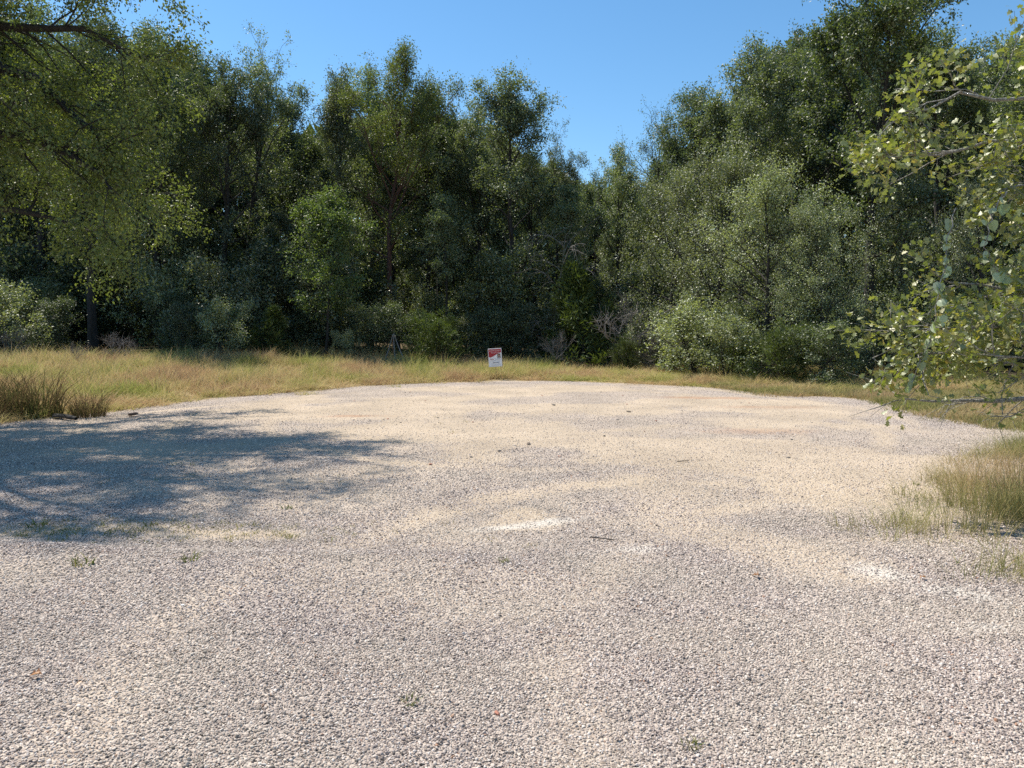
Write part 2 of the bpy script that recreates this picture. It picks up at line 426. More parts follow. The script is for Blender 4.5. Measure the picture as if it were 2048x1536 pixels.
def ico(sub):
    t = (1 + 5 ** .5) / 2
    v = [(-1, t, 0), (1, t, 0), (-1, -t, 0), (1, -t, 0), (0, -1, t), (0, 1, t), (0, -1, -t), (0, 1, -t), (t, 0, -1), (t, 0, 1), (-t, 0, -1), (-t, 0, 1)]
    f = [(0, 11, 5), (0, 5, 1), (0, 1, 7), (0, 7, 10), (0, 10, 11), (1, 5, 9), (5, 11, 4), (11, 10, 2), (10, 7, 6), (7, 1, 8), (3, 9, 4), (3, 4, 2), (3, 2, 6), (3, 6, 8), (3, 8, 9), (4, 9, 5), (2, 4, 11), (6, 2, 10), (8, 6, 7), (9, 8, 1)]
    v = [norm(x) for x in v]
    for _ in range(sub):
        c = {}; nf = []
        def mid(a, b):
            k = (min(a, b), max(a, b))
            if k not in c:
                c[k] = len(v); v.append(norm(v[a] + v[b]))
            return c[k]
        for a, b, d in f:
            ab, bd, da = mid(a, b), mid(b, d), mid(d, a)
            nf += [(a, ab, da), (b, bd, ab), (d, da, bd), (ab, bd, da)]
        f = nf
    return np.array(v), np.array(f)
IV, IF = ico(1)
IV2, IF2 = ico(2)
def stone_mesh(name, mat, seed, big=False):
    g = np.random.default_rng(seed)
    v = (IV2 if big else IV).copy()
    for _ in range(9):                           # chip flats off the ball
        n = norm(g.normal(size=3)); d = g.uniform(.42, .8)
        s = v @ n; k = s > d
        v[k] -= np.outer(s[k] - d, n) * .85
    v *= np.array([1, g.uniform(.6, .9), g.uniform(.38, .62)])
    v += g.normal(size=v.shape) * .03
    return mesh(name, v, IF2 if big else IF, mat, True)
stones = [proto_obj('pebble_shape', stone_mesh('pebble', M_stone, 100 + i)) for i in range(7)]
# pebbles: real stones out to about 12 m, thinning into the sandy tracks
def gravel_points():
    out = []
    cell = .0106
    bands = ((1.6, 4.4, cell, .7), (4.4, 7.0, cell * 1.35, .9), (7.0, 10.5, cell * 1.9, 1.5), (10.5, 16.0, cell * 3.3, 2.5), (16.0, 25.5, cell * 6.0, 3.0))
    for i, (y0, y1, cs, fade) in enumerate(bands):
        f0 = bands[i - 1][3] if i else 0.0
        ys = np.arange(y0 - f0, y1 + fade, cs)
        hw = .72 * y1 + .5
        xs = np.arange(-hw, hw, cs)
        X, Y = np.meshgrid(xs, ys)
        X = (X + rng.uniform(-.5, .5, X.shape) * cs * 1.05).ravel(); Y = (Y + rng.uniform(-.5, .5, Y.shape) * cs * 1.05).ravel()
        pk = np.clip((y1 + fade - Y) / (2 * fade), 0, 1) * (np.clip((Y - y0 + f0) / (2 * f0), 0, 1) if i else 1)
        k = (np.abs(X) < .72 * Y + .5) & (rng.random(len(X)) < pk)
        X, Y = X[k], Y[k]
        k = edge_d(X, Y) < .25
        X, Y = X[k], Y[k]
        s = sand_mask(X, Y); wm = white_mask(X, Y)
        pr = 1 - .72 * np.maximum(s * .95, wm * .62)
        k = rng.random(len(X)) < pr
        out.append(np.stack([X[k], Y[k], s[k], np.full(k.sum(), cs / cell)], 1))
    return np.concatenate(out)
gp = gravel_points()
n = len(gp)
sz = .0066 * np.clip(rng.lognormal(0, .27, n), .5, 1.9) * np.minimum(gp[:, 3], 1.8) ** .55
z = height(gp[:, 0], gp[:, 1]) + sz * rng.uniform(-.15, .5, n) * (1 - .8 * gp[:, 2])
scatter('gravel', np.stack([gp[:, 0], gp[:, 1], z], 1),
        np.stack([rng.normal(0, .55, n), rng.normal(0, .55, n), rng.uniform(0, 6.28, n)], 1),
        np.stack([sz, sz, sz], 1), stones, 'loose grey and beige pea gravel covering the clearing')

# ------------------------------------------------------------------ tubes and leaves
class Wood:
    def __init__(s): s.V = []; s.F = []; s.n = 0
    def tube(s, P, r, k=5, cap=True):
        P = np.asarray(P, float); r = np.asarray(r, float)
        m = len(P)
        T = np.gradient(P, axis=0); T /= np.maximum(np.linalg.norm(T, axis=1, keepdims=True), 1e-9)
        a = np.array([0, 0, 1.]) if abs(T[:, 2]).mean() < .8 else np.array([1., 0, 0])
        U = np.cross(T, a); U /= np.maximum(np.linalg.norm(U, axis=1, keepdims=True), 1e-9)
        W = np.cross(T, U)
        th = np.arange(k) * 2 * np.pi / k
        ring = P[:, None] + r[:, None, None] * (np.cos(th)[None, :, None] * U[:, None] + np.sin(th)[None, :, None] * W[:, None])
        i = np.arange(m * k).reshape(m, k)
        j = np.roll(i, -1, 1)
        q = np.stack([i[:-1], j[:-1], j[1:], i[1:]], -1).reshape(-1, 4)
        s.V.append(ring.reshape(-1, 3)); s.F.append(q + s.n); s.n += m * k
    def mesh(s, name, mat):
        return mesh(name, np.concatenate(s.V), np.concatenate(s.F), mat, True)

LEAF = {
    'small': (np.array([(0, 0, 0), (.30, .45, .05), (0, 1, -.04), (-.30, .45, .05)]), np.array([(0, 1, 2), (0, 2, 3)])),
    'spray': (np.array([(0, 0, 0), (.11, .35, .03), (0, 1, 0), (-.11, .35, .03)]), np.array([(0, 1, 2), (0, 2, 3)])),
    'oak': (np.array([(0, 0, 0), (.10, .22, .01), (.30, .38, .05), (.16, .5, .02), (.38, .72, .06), (.14, .82, .02), (0, 1, -.03),
                      (-.14, .82, .02), (-.38, .72, .06), (-.16, .5, .02), (-.30, .38, .05), (-.10, .22, .01)]),
            np.array([(0, 1, 11), (1, 2, 3), (3, 4, 5), (5, 6, 7), (7, 8, 9), (9, 10, 11), (1, 3, 9), (1, 9, 11), (3, 5, 7), (3, 7, 9)])),
    'grape': (np.array([(0, .12, 0), (.25, 0, .04), (.48, .22, .08), (.42, .55, .06), (.22, .8, .02), (0, 1, -.06), (-.22, .8, .02), (-.42, .55, .06), (-.48, .22, .08), (-.25, 0, .04), (0, .5, -.03)]),
              np.array([(10, 0, 1), (10, 1, 2), (10, 2, 3), (10, 3, 4), (10, 4, 5), (10, 5, 6), (10, 6, 7), (10, 7, 8), (10, 8, 9), (10, 9, 0)])),
}
def frames(g, P, D, along=.5, droop=.3, flat=.5):
    n = len(P)
    A = D * along + g.normal(size=(n, 3)) * .6 + np.array([0, 0, -droop])
    A /= np.linalg.norm(A, axis=1, keepdims=True)
    Nn = g.normal(size=(n, 3)) + np.array([0, 0, flat * 2])
    S = np.cross(A, Nn); S /= np.maximum(np.linalg.norm(S, axis=1, keepdims=True), 1e-9)
    Nn = np.cross(S, A)
    return S, A, Nn
def leaves_mesh(name, g, kind, P, D, size, mat, along=.5, droop=.3, flat=.5, fr=None):
    tv, tf = LEAF[kind]
    S, A, Nn = fr or frames(g, P, D, along, droop, flat)
    sz = size * g.uniform(.65, 1.25, len(P))
    V = P[:, None] + sz[:, None, None] * (tv[None, :, 0:1] * S[:, None] + tv[None, :, 1:2] * A[:, None] + tv[None, :, 2:3] * Nn[:, None])
    Fc = (tf[None] + (np.arange(len(P)) * len(tv))[:, None, None]).reshape(-1, 3)
    rnd = np.repeat(np.clip(g.normal(.5, .23, len(P)), 0, 1), len(tf))
    return mesh(name, V.reshape(-1, 3), Fc, mat, False, {'rnd': ('FACE', rnd)})

def bend(g, p, d, L, n, jit, lift):
    P = [np.array(p, float)]; d = norm(d)
    for i in range(n - 1):
        d = norm(d + g.normal(size=3) * jit + np.array([0, 0, lift]))
        P.append(P[-1] + d * L / (n - 1))
    return np.array(P)
def along(P, t):
    x = t * (len(P) - 1); i = min(int(x), len(P) - 2); u = x - i
    return P[i] * (1 - u) + P[i + 1] * u, norm(P[i + 1] - P[i])

def foliate(g, wd, limbs, subs, twigs, per, sublen, twiglen, scat, uplift, thin=False, s0=.22, minr=.004):
    LP, LD = [], []
    for P, r0, L in limbs:
        for s in np.concatenate([g.uniform(s0, 1, max(1, int(round(subs * g.uniform(.75, 1.25))))), [1.0]]):
            p, d = along(P, s)
            sl = L * sublen * g.uniform(.6, 1.2) * (1.15 - .5 * s)
            Q = bend(g, p, norm(d + g.normal(size=3) * .75 + np.array([0, 0, uplift])), sl, 4, .22, uplift * .25)
            rs = max(minr * 1.5, r0 * (1.05 - .85 * s) * .5)
            wd.tube(Q, np.linspace(rs, minr, 4), 4)
            for u in np.concatenate([g.uniform(.15, 1, max(1, twigs - 1)), [1.0]]):
                q, e = along(Q, u)
                tl = twiglen * g.uniform(.6, 1.35)
                e2 = norm(e + g.normal(size=3) * .7 + np.array([0, 0, uplift * .6]))
                q2 = q + e2 * tl
                wd.tube(np.array([q, q2]), [minr * .8, minr * .45], 3)
                m = max(1, int(per * g.uniform(.6, 1.4)))
                t = g.uniform(.15, 1.1, (m, 1))
                LP.append(q + (q2 - q) * t + g.normal(size=(m, 3)) * scat); LD.append(np.repeat(e2[None], m, 0))
    return (np.concatenate(LP), np.concatenate(LD)) if LP else (np.zeros((0, 3)), np.zeros((0, 3)))

def profile(kind, t):
    if kind == 'oval': return max(.34, math.sin(math.pi * min(1, .12 + .85 * t)) ** .7)
    if kind == 'spire': return max(.34, (1 - t) ** .75 * (.55 + 1.0 * min(t * 3, 1)) / 1.3)
    if kind == 'vase': return max(.3, .45 + .75 * t - .75 * max(0, t - .72) * 2)
    if kind == 'cone': return max(.08, (1 - t) ** .9)
    return 1.0

def tree(seed, H, Rr, cb=.3, nl=22, prof='oval', el=(25, 65), subs=5, twigs=4, per=10, leaf='small', lsize=.1, mat=M_oakleaf, bark=M_bark, r0=.16,
         wob=.04, sublen=.42, twiglen=.45, scat=.11, uplift=.25, lift=.06, stems=1, droop=.3, flat=.5, alng=.5, minr=.005, leaders=0):
    g = np.random.default_rng(seed)
    wd = Wood(); limbs = []
    for st in range(stems):
        if stems == 1:
            T = bend(g, (0, 0, -.25), (g.normal() * .05, g.normal() * .05, 1), H * .97, 10, wob, .06)
            rr = r0
        else:
            a = st * 6.283 / stems + g.uniform(-.4, .4)
            T = bend(g, (.12 * math.cos(a), .12 * math.sin(a), -.2), (math.cos(a) * g.uniform(.15, .5), math.sin(a) * g.uniform(.15, .5), 1), H * g.uniform(.7, 1), 8, .1, .1)
            rr = r0 * g.uniform(.7, 1.1)
        T[:, 2] *= (H * .97) / max(T[-1, 2], .1) if stems == 1 else 1
        tt = np.linspace(0, 1, len(T)); rad = rr * (1 - .86 * tt); rad[0] *= 1.5
        wd.tube(T, rad, 7)
        k = max(3, nl // stems); az = g.uniform(0, 6.28)
        for i in range(k):
            t = cb + (1 - cb) * ((i + g.uniform(0, .9)) / k); t = min(t, .985)
            az += 2.4 + g.uniform(-.5, .5)
            u = (t - cb) / (1 - cb)
            L = Rr * profile(prof, u) * g.uniform(.7, 1.18)
            e = R(el[0] + (el[1] - el[0]) * u + g.uniform(-10, 10))
            p, _ = along(T, t)
            P = bend(g, p, (math.cos(az) * math.cos(e), math.sin(az) * math.cos(e), math.sin(e)), L, 6, .13, lift)
            rl = max(minr * 2.2, float(np.interp(t, tt, rad)) * .5)
            wd.tube(P, np.linspace(rl, minr * 1.4, 6), 5)
            limbs.append((P, rl, L))
        limbs.append((T[-3:], rad[-2], H * .17))
        for q in range(leaders):
            t = g.uniform(.42, .74); az += 2.1 + g.uniform(-.4, .4); e = R(g.uniform(58, 76)); p, _ = along(T, t)
            L = (1 - t) * H * g.uniform(.72, 1.0)
            P = bend(g, p, (math.cos(az) * math.cos(e), math.sin(az) * math.cos(e), math.sin(e)), L, 7, .09, .05)
            rl = float(np.interp(t, tt, rad)) * .6
            wd.tube(P, np.linspace(rl, minr * 1.4, 7), 5)
            for s_ in (.3, .45, .6, .72, .84, .93):
                p2, d2 = along(P, s_); a2 = g.uniform(0, 6.28); e2 = R(g.uniform(15, 55)); L2 = Rr * g.uniform(.3, .5) * (1.15 - .5 * s_)
                P2 = bend(g, p2, (math.cos(a2) * math.cos(e2), math.sin(a2) * math.cos(e2), math.sin(e2)), L2, 5, .13, lift)
                wd.tube(P2, np.linspace(rl * (1 - .75 * s_) * .6, minr * 1.2, 5), 4)
                limbs.append((P2, rl * .3, L2 * 1.2))
            limbs.append((P[-3:], rl * .3, L * .3))
    LP, LD = foliate(g, wd, limbs, subs, twigs, per, sublen, twiglen, scat, uplift, minr=minr)
    wm = wd.mesh('trunk', bark)
    cm = leaves_mesh('crown', g, leaf, LP, LD, lsize, mat, alng, droop, flat) if per > 0 and len(LP) else None
    return wm, cm, (float(np.percentile(LP[:, 2], 99.9)) if per > 0 else H)

# prototypes: wood and crown meshes, shared by the trees of a kind (heights in metres)
PROTO = {}
def P_(name, H, **k):
    wm, cm, top = tree(H=H, **k)
    PROTO[name] = (top, wm, cm)
P_('tall_oak_a', 13, leaders=4, seed=11, Rr=3.17, cb=.28, nl=22, prof='oval', el=(15, 70), subs=5, twigs=5, per=21, lsize=.105, mat=M_oakleaf, r0=.19)
P_('tall_oak_b', 13, leaders=3, seed=12, Rr=3.10, cb=.22, nl=26, prof='spire', el=(25, 68), subs=5, twigs=5, per=20, lsize=.10, mat=M_oakleaf, r0=.17)
P_('tall_oak_c', 13, leaders=4, seed=13, Rr=3.48, cb=.30, nl=22, prof='oval', el=(10, 60), subs=6, twigs=5, per=20, lsize=.105, mat=M_darkleaf, r0=.2)
P_('open_oak', 14, leaders=4, seed=14, Rr=2.9, cb=.36, nl=22, prof='vase', el=(25, 72), subs=5, twigs=5, per=12, lsize=.10, mat=M_oakleaf, r0=.2, scat=.09)
P_('olive_elm', 14, leaders=4, seed=15, Rr=3.22, cb=.34, nl=22, prof='oval', el=(20, 70), subs=6, twigs=5, per=15, lsize=.09, mat=M_oliveleaf, bark=M_redbark, r0=.17, wob=.09)
P_('round_oak', 12, leaders=4, seed=16, Rr=3.6, cb=.30, nl=28, prof='oval', el=(10, 75), subs=6, twigs=5, per=20, lsize=.11, mat=M_darkleaf, r0=.2)
P_('bare_oak', 12, leaders=4, seed=17, Rr=3.2, cb=.4, nl=22, prof='vase', el=(25, 75), subs=6, twigs=5, per=4, lsize=.09, mat=M_darkleaf, r0=.18)
P_('bright_sapling', 8, leaders=3, seed=18, Rr=2.5, cb=.3, nl=26, prof='oval', el=(20, 70), subs=5, twigs=5, per=17, lsize=.12, mat=M_brightleaf, r0=.09)
P_('live_oak_mass', 9, seed=19, Rr=3.84, cb=.1, nl=40, prof='oval', el=(0, 70), subs=6, twigs=5, per=20, lsize=.085, mat=M_paleleaf, r0=.15, scat=.14)
P_('live_oak_mass_b', 8, seed=20, Rr=3.60, cb=.08, nl=38, prof='oval', el=(-5, 70), subs=6, twigs=5, per=20, lsize=.085, mat=M_paleleaf, r0=.14, scat=.14)
P_('big_elm', 15, leaders=5, seed=21, Rr=4.4, cb=.30, nl=26, prof='vase', el=(8, 68), subs=6, twigs=5, per=18, lsize=.125, mat=M_elmleaf, r0=.24, wob=.03)
P_('shrub', 3, seed=22, Rr=1.3, cb=.12, nl=28, prof='oval', el=(10, 70), subs=4, twigs=4, per=16, lsize=.075, mat=M_darkleaf, r0=.035, stems=4, sublen=.5, twiglen=.28, scat=.09, minr=.004)
P_('shrub_b', 3, seed=23, Rr=1.4, cb=.1, nl=26, prof='oval', el=(5, 65), subs=4, twigs=4, per=16, lsize=.08, mat=M_paleleaf, r0=.035, stems=5, sublen=.5, twiglen=.28, scat=.09, minr=.004)
P_('cedar', 3, seed=24, Rr=1.5, cb=.03, nl=40, prof='cone', el=(5, 55), subs=6, twigs=4, per=11, leaf='spray', lsize=.17, mat=M_cedar, r0=.05, sublen=.5, twiglen=.28, scat=.06, droop=-.15, alng=1.2, minr=.004, uplift=.2, wob=.1)
P_('cedar_b', 3, seed=34, Rr=1.7, cb=.02, nl=36, prof='oval', el=(10, 70), subs=6, twigs=4, per=10, leaf='spray', lsize=.17, mat=M_cedar, r0=.04, sublen=.5, twiglen=.3, scat=.07, droop=-.15, alng=1.2, minr=.004, uplift=.25, stems=3)
P_('dead_brush', 2, seed=25, Rr=1.2, cb=.05, nl=26, prof='oval', el=(0, 70), subs=4, twigs=4, per=0, mat=None, bark=M_dead, r0=.025, stems=4, sublen=.6, twiglen=.35, minr=.006)
P_('dead_limb', 6, seed=27, Rr=2.6, cb=.35, nl=9, prof='vase', el=(10, 50), subs=5, twigs=4, per=0, mat=None, bark=M_dead, r0=.05, sublen=.55, twiglen=.5, minr=.006, uplift=-.35, lift=-.12)
P_('pole_tree', 10, leaders=2, seed=26, Rr=2.08, cb=.5, nl=16, prof='oval', el=(20, 70), subs=4, twigs=4, per=20, lsize=.11, mat=M_darkleaf, r0=.1)

def plant(proto, x, y, Ht, label, cat='tree', name='oak_tree', group=None, rz=None, wide=1.0, leaf='crown'):
    H0, wm, cm = PROTO[proto]
    s = Ht / H0
    o = thing(name, label, cat, (x, y, hz(x, y) - .02), rng.uniform(0, 6.28) if rz is None else rz, group, (s * wide, s * wide, s))
    obj('trunk' if cat == 'tree' else 'stem', wm, o)
    if cm: obj(leaf, cm, o, kind='stuff')
    return o
def at_px(px, Y): return (px - 1024) / 1530 * Y
def H_px(py, Y, x): return CAM_Z + (665 - py) / 1530 * Y - hz(x, Y)

# ------------------------------------------------------------------ the trees along the edge of the wood
EDGE = [  # bearing (photo px), distance, top (photo px), prototype, width, name, label
    (472, 38.5, 66, 'open_oak', .95, 'oak_tree', 'tall open oak with a dark straight trunk and see-through top, beside the overhanging oak'),
    (668, 38.5, 148, 'tall_oak_b', .85, 'oak_tree', 'slender grey-green oak rising behind the light green sapling'),
    (796, 37.0, 95, 'olive_elm', .95, 'elm_tree', 'tall olive elm with a bent reddish-brown trunk and the highest pointed top mid-wood'),
    (878, 42.0, 166, 'round_oak', .9, 'oak_tree', 'broad dense oak with a rounded top just behind the bent-trunked elm'),
    (1030, 36.0, 143, 'tall_oak_b', 1.1, 'oak_tree', 'pointed spire-shaped oak standing above the red and white sign'),
    (1112, 38.0, 240, 'open_oak', .85, 'oak_tree', 'thin-topped oak at the left side of the gap of sky'),
    (1240, 37.5, 292, 'tall_oak_a', .85, 'oak_tree', 'low rounded oak at the bottom of the gap of sky'),
    (1348, 44.0, 208, 'bare_oak', 1.0, 'oak_tree', 'thinly leaved twiggy oak on the far side of the gap of sky'),
    (1480, 33.0, 98, 'tall_oak_a', 1.05, 'oak_tree', 'dense grey-green oak between the sky gap and the tallest elm'),
    (1560, 36.0, 70, 'tall_oak_c', .9, 'oak_tree', 'dark oak crowding the left side of the tallest elm'),
    (1730, 27.0, -190, 'big_elm', 1.0, 'elm_tree', 'tallest elm with a bare dark trunk and spreading forked limbs above the thicket'),
    (1905, 30.0, 60, 'tall_oak_c', 1.0, 'oak_tree', 'dark oak between the tallest elm and the vine-hung oak'),
    (2010, 33.0, 20, 'open_oak', 1.1, 'oak_tree', 'sparse fine-twigged oak above the vine-hung oak'),
    (2180, 28.0, 0, 'round_oak', 1.0, 'oak_tree', 'dense oak at the far end of the wood behind the vine-hung oak'),
    (590, 44.0, 205, 'round_oak', .8, 'oak_tree', 'low dark oak filling the dip between the open oak and the slender oak'),
    (740, 43.0, 150, 'tall_oak_a', .9, 'oak_tree', 'grey-green oak tucked between the slender oak and the bent-trunked elm'),
    (950, 40.0, 215, 'tall_oak_a', .8, 'oak_tree', 'oak in the notch between the rounded oak and the spire-shaped oak'),
    (1420, 38.0, 180, 'tall_oak_c', .9, 'oak_tree', 'dark oak behind the big grey-green thicket, beside the twiggy oak'),
    (430, 36.5, 130, 'tall_oak_c', .9, 'oak_tree', 'dark oak half hidden by the tips of the overhanging oak'),
    (330, 37.0, 60, 'tall_oak_a', 1.0, 'oak_tree', 'grey-green oak behind the tips of the overhanging limbs'),
    (188, 32.5, 40, 'round_oak', .95, 'oak_tree', 'oak with a thick black trunk standing at the back of the tan meadow'),
    (60, 37.0, 20, 'tall_oak_c', 1.1, 'oak_tree', 'dark oak at the outer end of the meadow behind the bunch grass'),
    (-60, 38.0, -100, 'tall_oak_a', 1.1, 'oak_tree', 'grey oak beyond the meadow end, behind the limbs of the overhanging oak'),
    (-250, 40.0, -100, 'round_oak', 1.1, 'oak_tree', 'broad oak at the extreme end of the meadow'),
    (650, 31.8, 372, 'bright_sapling', 1.0, 'sapling', 'light green leafy sapling in front of the dark slender oak'),
    (1425, 29.0, 290, 'live_oak_mass', 1.05, 'oak_tree', 'big grey-green leafy oak covered to the ground beside the brush tangle'),
    (1540, 26.0, 330, 'live_oak_mass_b', 1.05, 'oak_tree', 'olive leafy oak to the ground behind the bright cedar'),
    (1650, 24.5, 390, 'live_oak_mass', .95, 'oak_tree', 'low spreading oak in front of the trunk of the tallest elm'),
    (1790, 27.5, 330, 'live_oak_mass_b', .8, 'oak_tree', 'dark spreading oak between the tallest elm and the hanging grape vine'),
    (1340, 32.0, 330, 'live_oak_mass_b', .9, 'oak_tree', 'yellowish-green oak above the brush tangle at the end of the gap'),
    (1150, 35.0, 370, 'pole_tree', 1.1, 'oak_tree', 'dark vine-draped young oak over the dead fallen limb'),
    (900, 34.5, 390, 'pole_tree', 1.1, 'oak_tree', 'dark young oak beside the bent-trunked elm'),
    (560, 36.5, 420, 'pole_tree', 1.0, 'oak_tree', 'dark young oak between the open oak and the light green sapling'),
    (380, 36.0, 430, 'pole_tree', 1.1, 'oak_tree', 'dark young oak under the hanging tips of the overhanging oak'),
    (1950, 24.0, 330, 'live_oak_mass', .8, 'oak_tree', 'leafy oak directly behind the vine-hung oak'),
]
used = []
for px, Y, py, pr, wd_, nm, lb in EDGE:
    x = at_px(px, Y)
    plant(pr, x, Y, H_px(py, Y, x), lb, name=nm, wide=wd_)
    used.append((x, Y))

# trees deeper in the wood: nothing tells them apart
SKX = [-700, -200, 380, 430, 480, 575, 620, 660, 720, 800, 850, 900, 950, 1030, 1075, 1130, 1180, 1240, 1290, 1340, 1400, 1480, 1530, 1560, 1850, 2050, 2800]
SKY_ = [0, 30, 110, 150, 200, 235, 235, 230, 200, 180, 190, 200, 250, 260, 290, 300, 330, 340, 335, 260, 230, 200, 130, 40, 110, 60, 0]
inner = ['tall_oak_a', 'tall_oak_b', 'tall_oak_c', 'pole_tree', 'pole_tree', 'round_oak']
cnt = 0
for k in range(2500):
    Y = rng.uniform(35.5, 60); px = rng.uniform(-350, 2450)
    if px > 1500: Y -= (min(px, 2100) - 1500) / 600 * 7
    if px < 400: Y += 4
    x = at_px(px, Y)
    if any((x - a) ** 2 + (Y - b) ** 2 < 2.1 ** 2 for a, b in used): continue
    used.append((x, Y))
    top = float(np.interp(px, SKX, SKY_)) + rng.uniform(0, 130)
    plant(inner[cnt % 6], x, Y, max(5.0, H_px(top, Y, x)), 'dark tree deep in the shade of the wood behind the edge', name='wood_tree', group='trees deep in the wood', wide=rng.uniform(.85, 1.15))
    cnt += 1
    if cnt >= 115: break

# a far wood that closes the view between the trunks
def far_wood():
    g = np.random.default_rng(5)
    n = 80000
    a = g.uniform(-52, 52, n); d = g.uniform(60, 70, n)
    X = np.sin(np.radians(a)) * d; Y = np.cos(np.radians(a)) * d
    pxs = 1024 + 1530 * X / Y
    top = np.interp(pxs, SKX, SKY_) + 60
    Hm = CAM_Z + (665 - top) / 1530 * Y
    Z = height(X, Y) + np.where(g.random(n) < .3, g.uniform(0, .35, n), g.uniform(0, 1, n) ** .9) * np.maximum(Hm - .5, 4)
    P = np.stack([X, Y, Z], 1)
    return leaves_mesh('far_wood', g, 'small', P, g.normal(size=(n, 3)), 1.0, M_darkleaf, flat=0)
obj('far_wood', far_wood(), kind='stuff', label='dense dark wood closing the view behind the trees')

# ------------------------------------------------------------------ shrubs, cedars and brush at the foot of the wood
SHR = [  # bearing px, distance, top px, prototype, width, label, category, name
    (540, 31.0, 612, 'cedar', 1.15, 'green cedar at the wood edge below the open oak', 'cedar', 'cedar_tree'),
    (868, 32.0, 615, 'cedar_b', 1.1, 'dark green cedar between the leaning sticks and the sign', 'cedar', 'cedar_tree'),
    (1165, 33.0, 525, 'cedar', 1.0, 'tall yellow-green cedar above the dark hollow beside the brush tangle', 'cedar', 'cedar_tree'),
    (1253, 30.0, 668, 'cedar_b', 1.0, 'small round cedar at the grass edge before the dark hollow', 'cedar', 'cedar_tree'),
    (1575, 23.5, 640, 'cedar_b', 1.3, 'bright yellow-green cedar nearest the gravel before the thicket', 'cedar', 'cedar_tree'),
    (1500, 25.5, 670, 'cedar_b', 1.3, 'smaller cedar beside the bright yellow-green one', 'cedar', 'cedar_tree'),
    (1300, 31.5, 600, 'shrub_b', .9, 'broad-leaved shrub in the middle of the brush tangle', 'shrub', 'shrub'),
    (1400, 27.5, 590, 'shrub_b', 1.5, 'pale grey-green shrub spilling over the dry grass', 'shrub', 'shrub'),
    (1460, 25.5, 620, 'shrub_b', 1.4, 'grey-green shrub between the pale shrub and the smaller cedar', 'shrub', 'shrub'),
    (1650, 22.5, 640, 'shrub', 1.5, 'dark glossy shrub just past the bright cedar', 'shrub', 'shrub'),
    (1720, 24.5, 600, 'shrub', 1.2, 'dark shrub below the trunk of the tallest elm', 'shrub', 'shrub'),
    (1840, 26.0, 560, 'shrub', 1.2, 'dark shrub seen behind the hanging grape vine', 'shrub', 'shrub'),
    (690, 31.5, 655, 'shrub_b', .8, 'light leafy shrub at the foot of the light green sapling', 'shrub', 'shrub'),
    (760, 33.0, 600, 'shrub', 1.1, 'dark shrub behind the leaning sticks', 'shrub', 'shrub'),
    (620, 34.0, 600, 'shrub', 1.0, 'dark shrub between the first cedar and the sapling', 'shrub', 'shrub'),
    (450, 30.0, 590, 'shrub_b', 1.1, 'grey-leaved shrub at the meadow edge beside the first cedar', 'shrub', 'shrub'),
    (380, 30.0, 600, 'shrub', 1.1, 'dark green shrub right of the thick black trunk', 'shrub', 'shrub'),
    (100, 30.0, 590, 'shrub', 1.2, 'dark green shrub left of the thick black trunk', 'shrub', 'shrub'),
    (10, 28.0, 560, 'shrub_b', 1.2, 'grey shrub at the outer end of the meadow', 'shrub', 'shrub'),
    (1060, 33.5, 600, 'shrub', 1.1, 'dark shrub just behind the sign', 'shrub', 'shrub'),
    (975, 34.0, 610, 'shrub', 1.0, 'dark shrub between the dark cedar and the sign', 'shrub', 'shrub'),
    (1330, 29.5, 690, 'cedar_b', 1.1, 'low dark cedar beside the pale grey-green shrub', 'cedar', 'cedar_tree'),
    (1900, 23.0, 600, 'shrub', 1.2, 'dark shrub beneath the oak behind the grape vine', 'shrub', 'shrub'),
    (-120, 26.0, 560, 'shrub', 1.2, 'dark shrub past the outer end of the meadow', 'shrub', 'shrub'),
]
for px, Y, py, pr, wd_, lb, cat, nm in SHR:
    x = at_px(px, Y)
    plant(pr, x, Y, max(.8, H_px(py, Y, x)), lb, cat, nm, wide=wd_, leaf='foliage')
for k in range(95):
    Y = rng.uniform(33.5, 46); px = rng.uniform(-250, 2300)
    if px > 1450: Y -= (min(px, 2100) - 1450) / 650 * 7
    x = at_px(px, Y)
    plant(['shrub', 'shrub', 'shrub_b'][k % 3], x, Y, rng.uniform(1.8, 5.5), 'dark understorey shrub in the shade between the trunks', 'shrub', 'understorey_shrub', 'shrubs in the shade of the wood', wide=rng.uniform(.9, 1.3), leaf='foliage')
BR = [
    (1275, 31.5, 610, 1.2, 'grey tangle of dead brush beside the dark hollow'),
    (1310, 30.0, 660, 1.0, 'low grey brush heap in front of the broad-leaved shrub'),
    (1110, 31.5, 672, .9, 'low dead brush lying in the grass past the sign'),
    (155, 25.0, 690, .9, 'grey dead brush lying in the tan meadow'),
    (235, 27.0, 672, 1.2, 'pile of dead branches beside the thick black trunk'),
    (1535, 24.5, 715, .8, 'grey dead twigs between the two bright cedars'),
    (1105, 33.5, 470, .8, 'pale dead fallen limb with drooping twigs above the dark hollow'),
    (30, 27.0, 660, 1.0, 'bleached dead brush at the outer end of the meadow'),
]
for px, Y, py, wd_, lb in BR:
    x = at_px(px, Y)
    plant('dead_limb' if 'limb' in lb else 'dead_brush', x, Y, max(.5, H_px(py, Y, x)), lb, 'dead brush', 'dead_brush', wide=wd_)

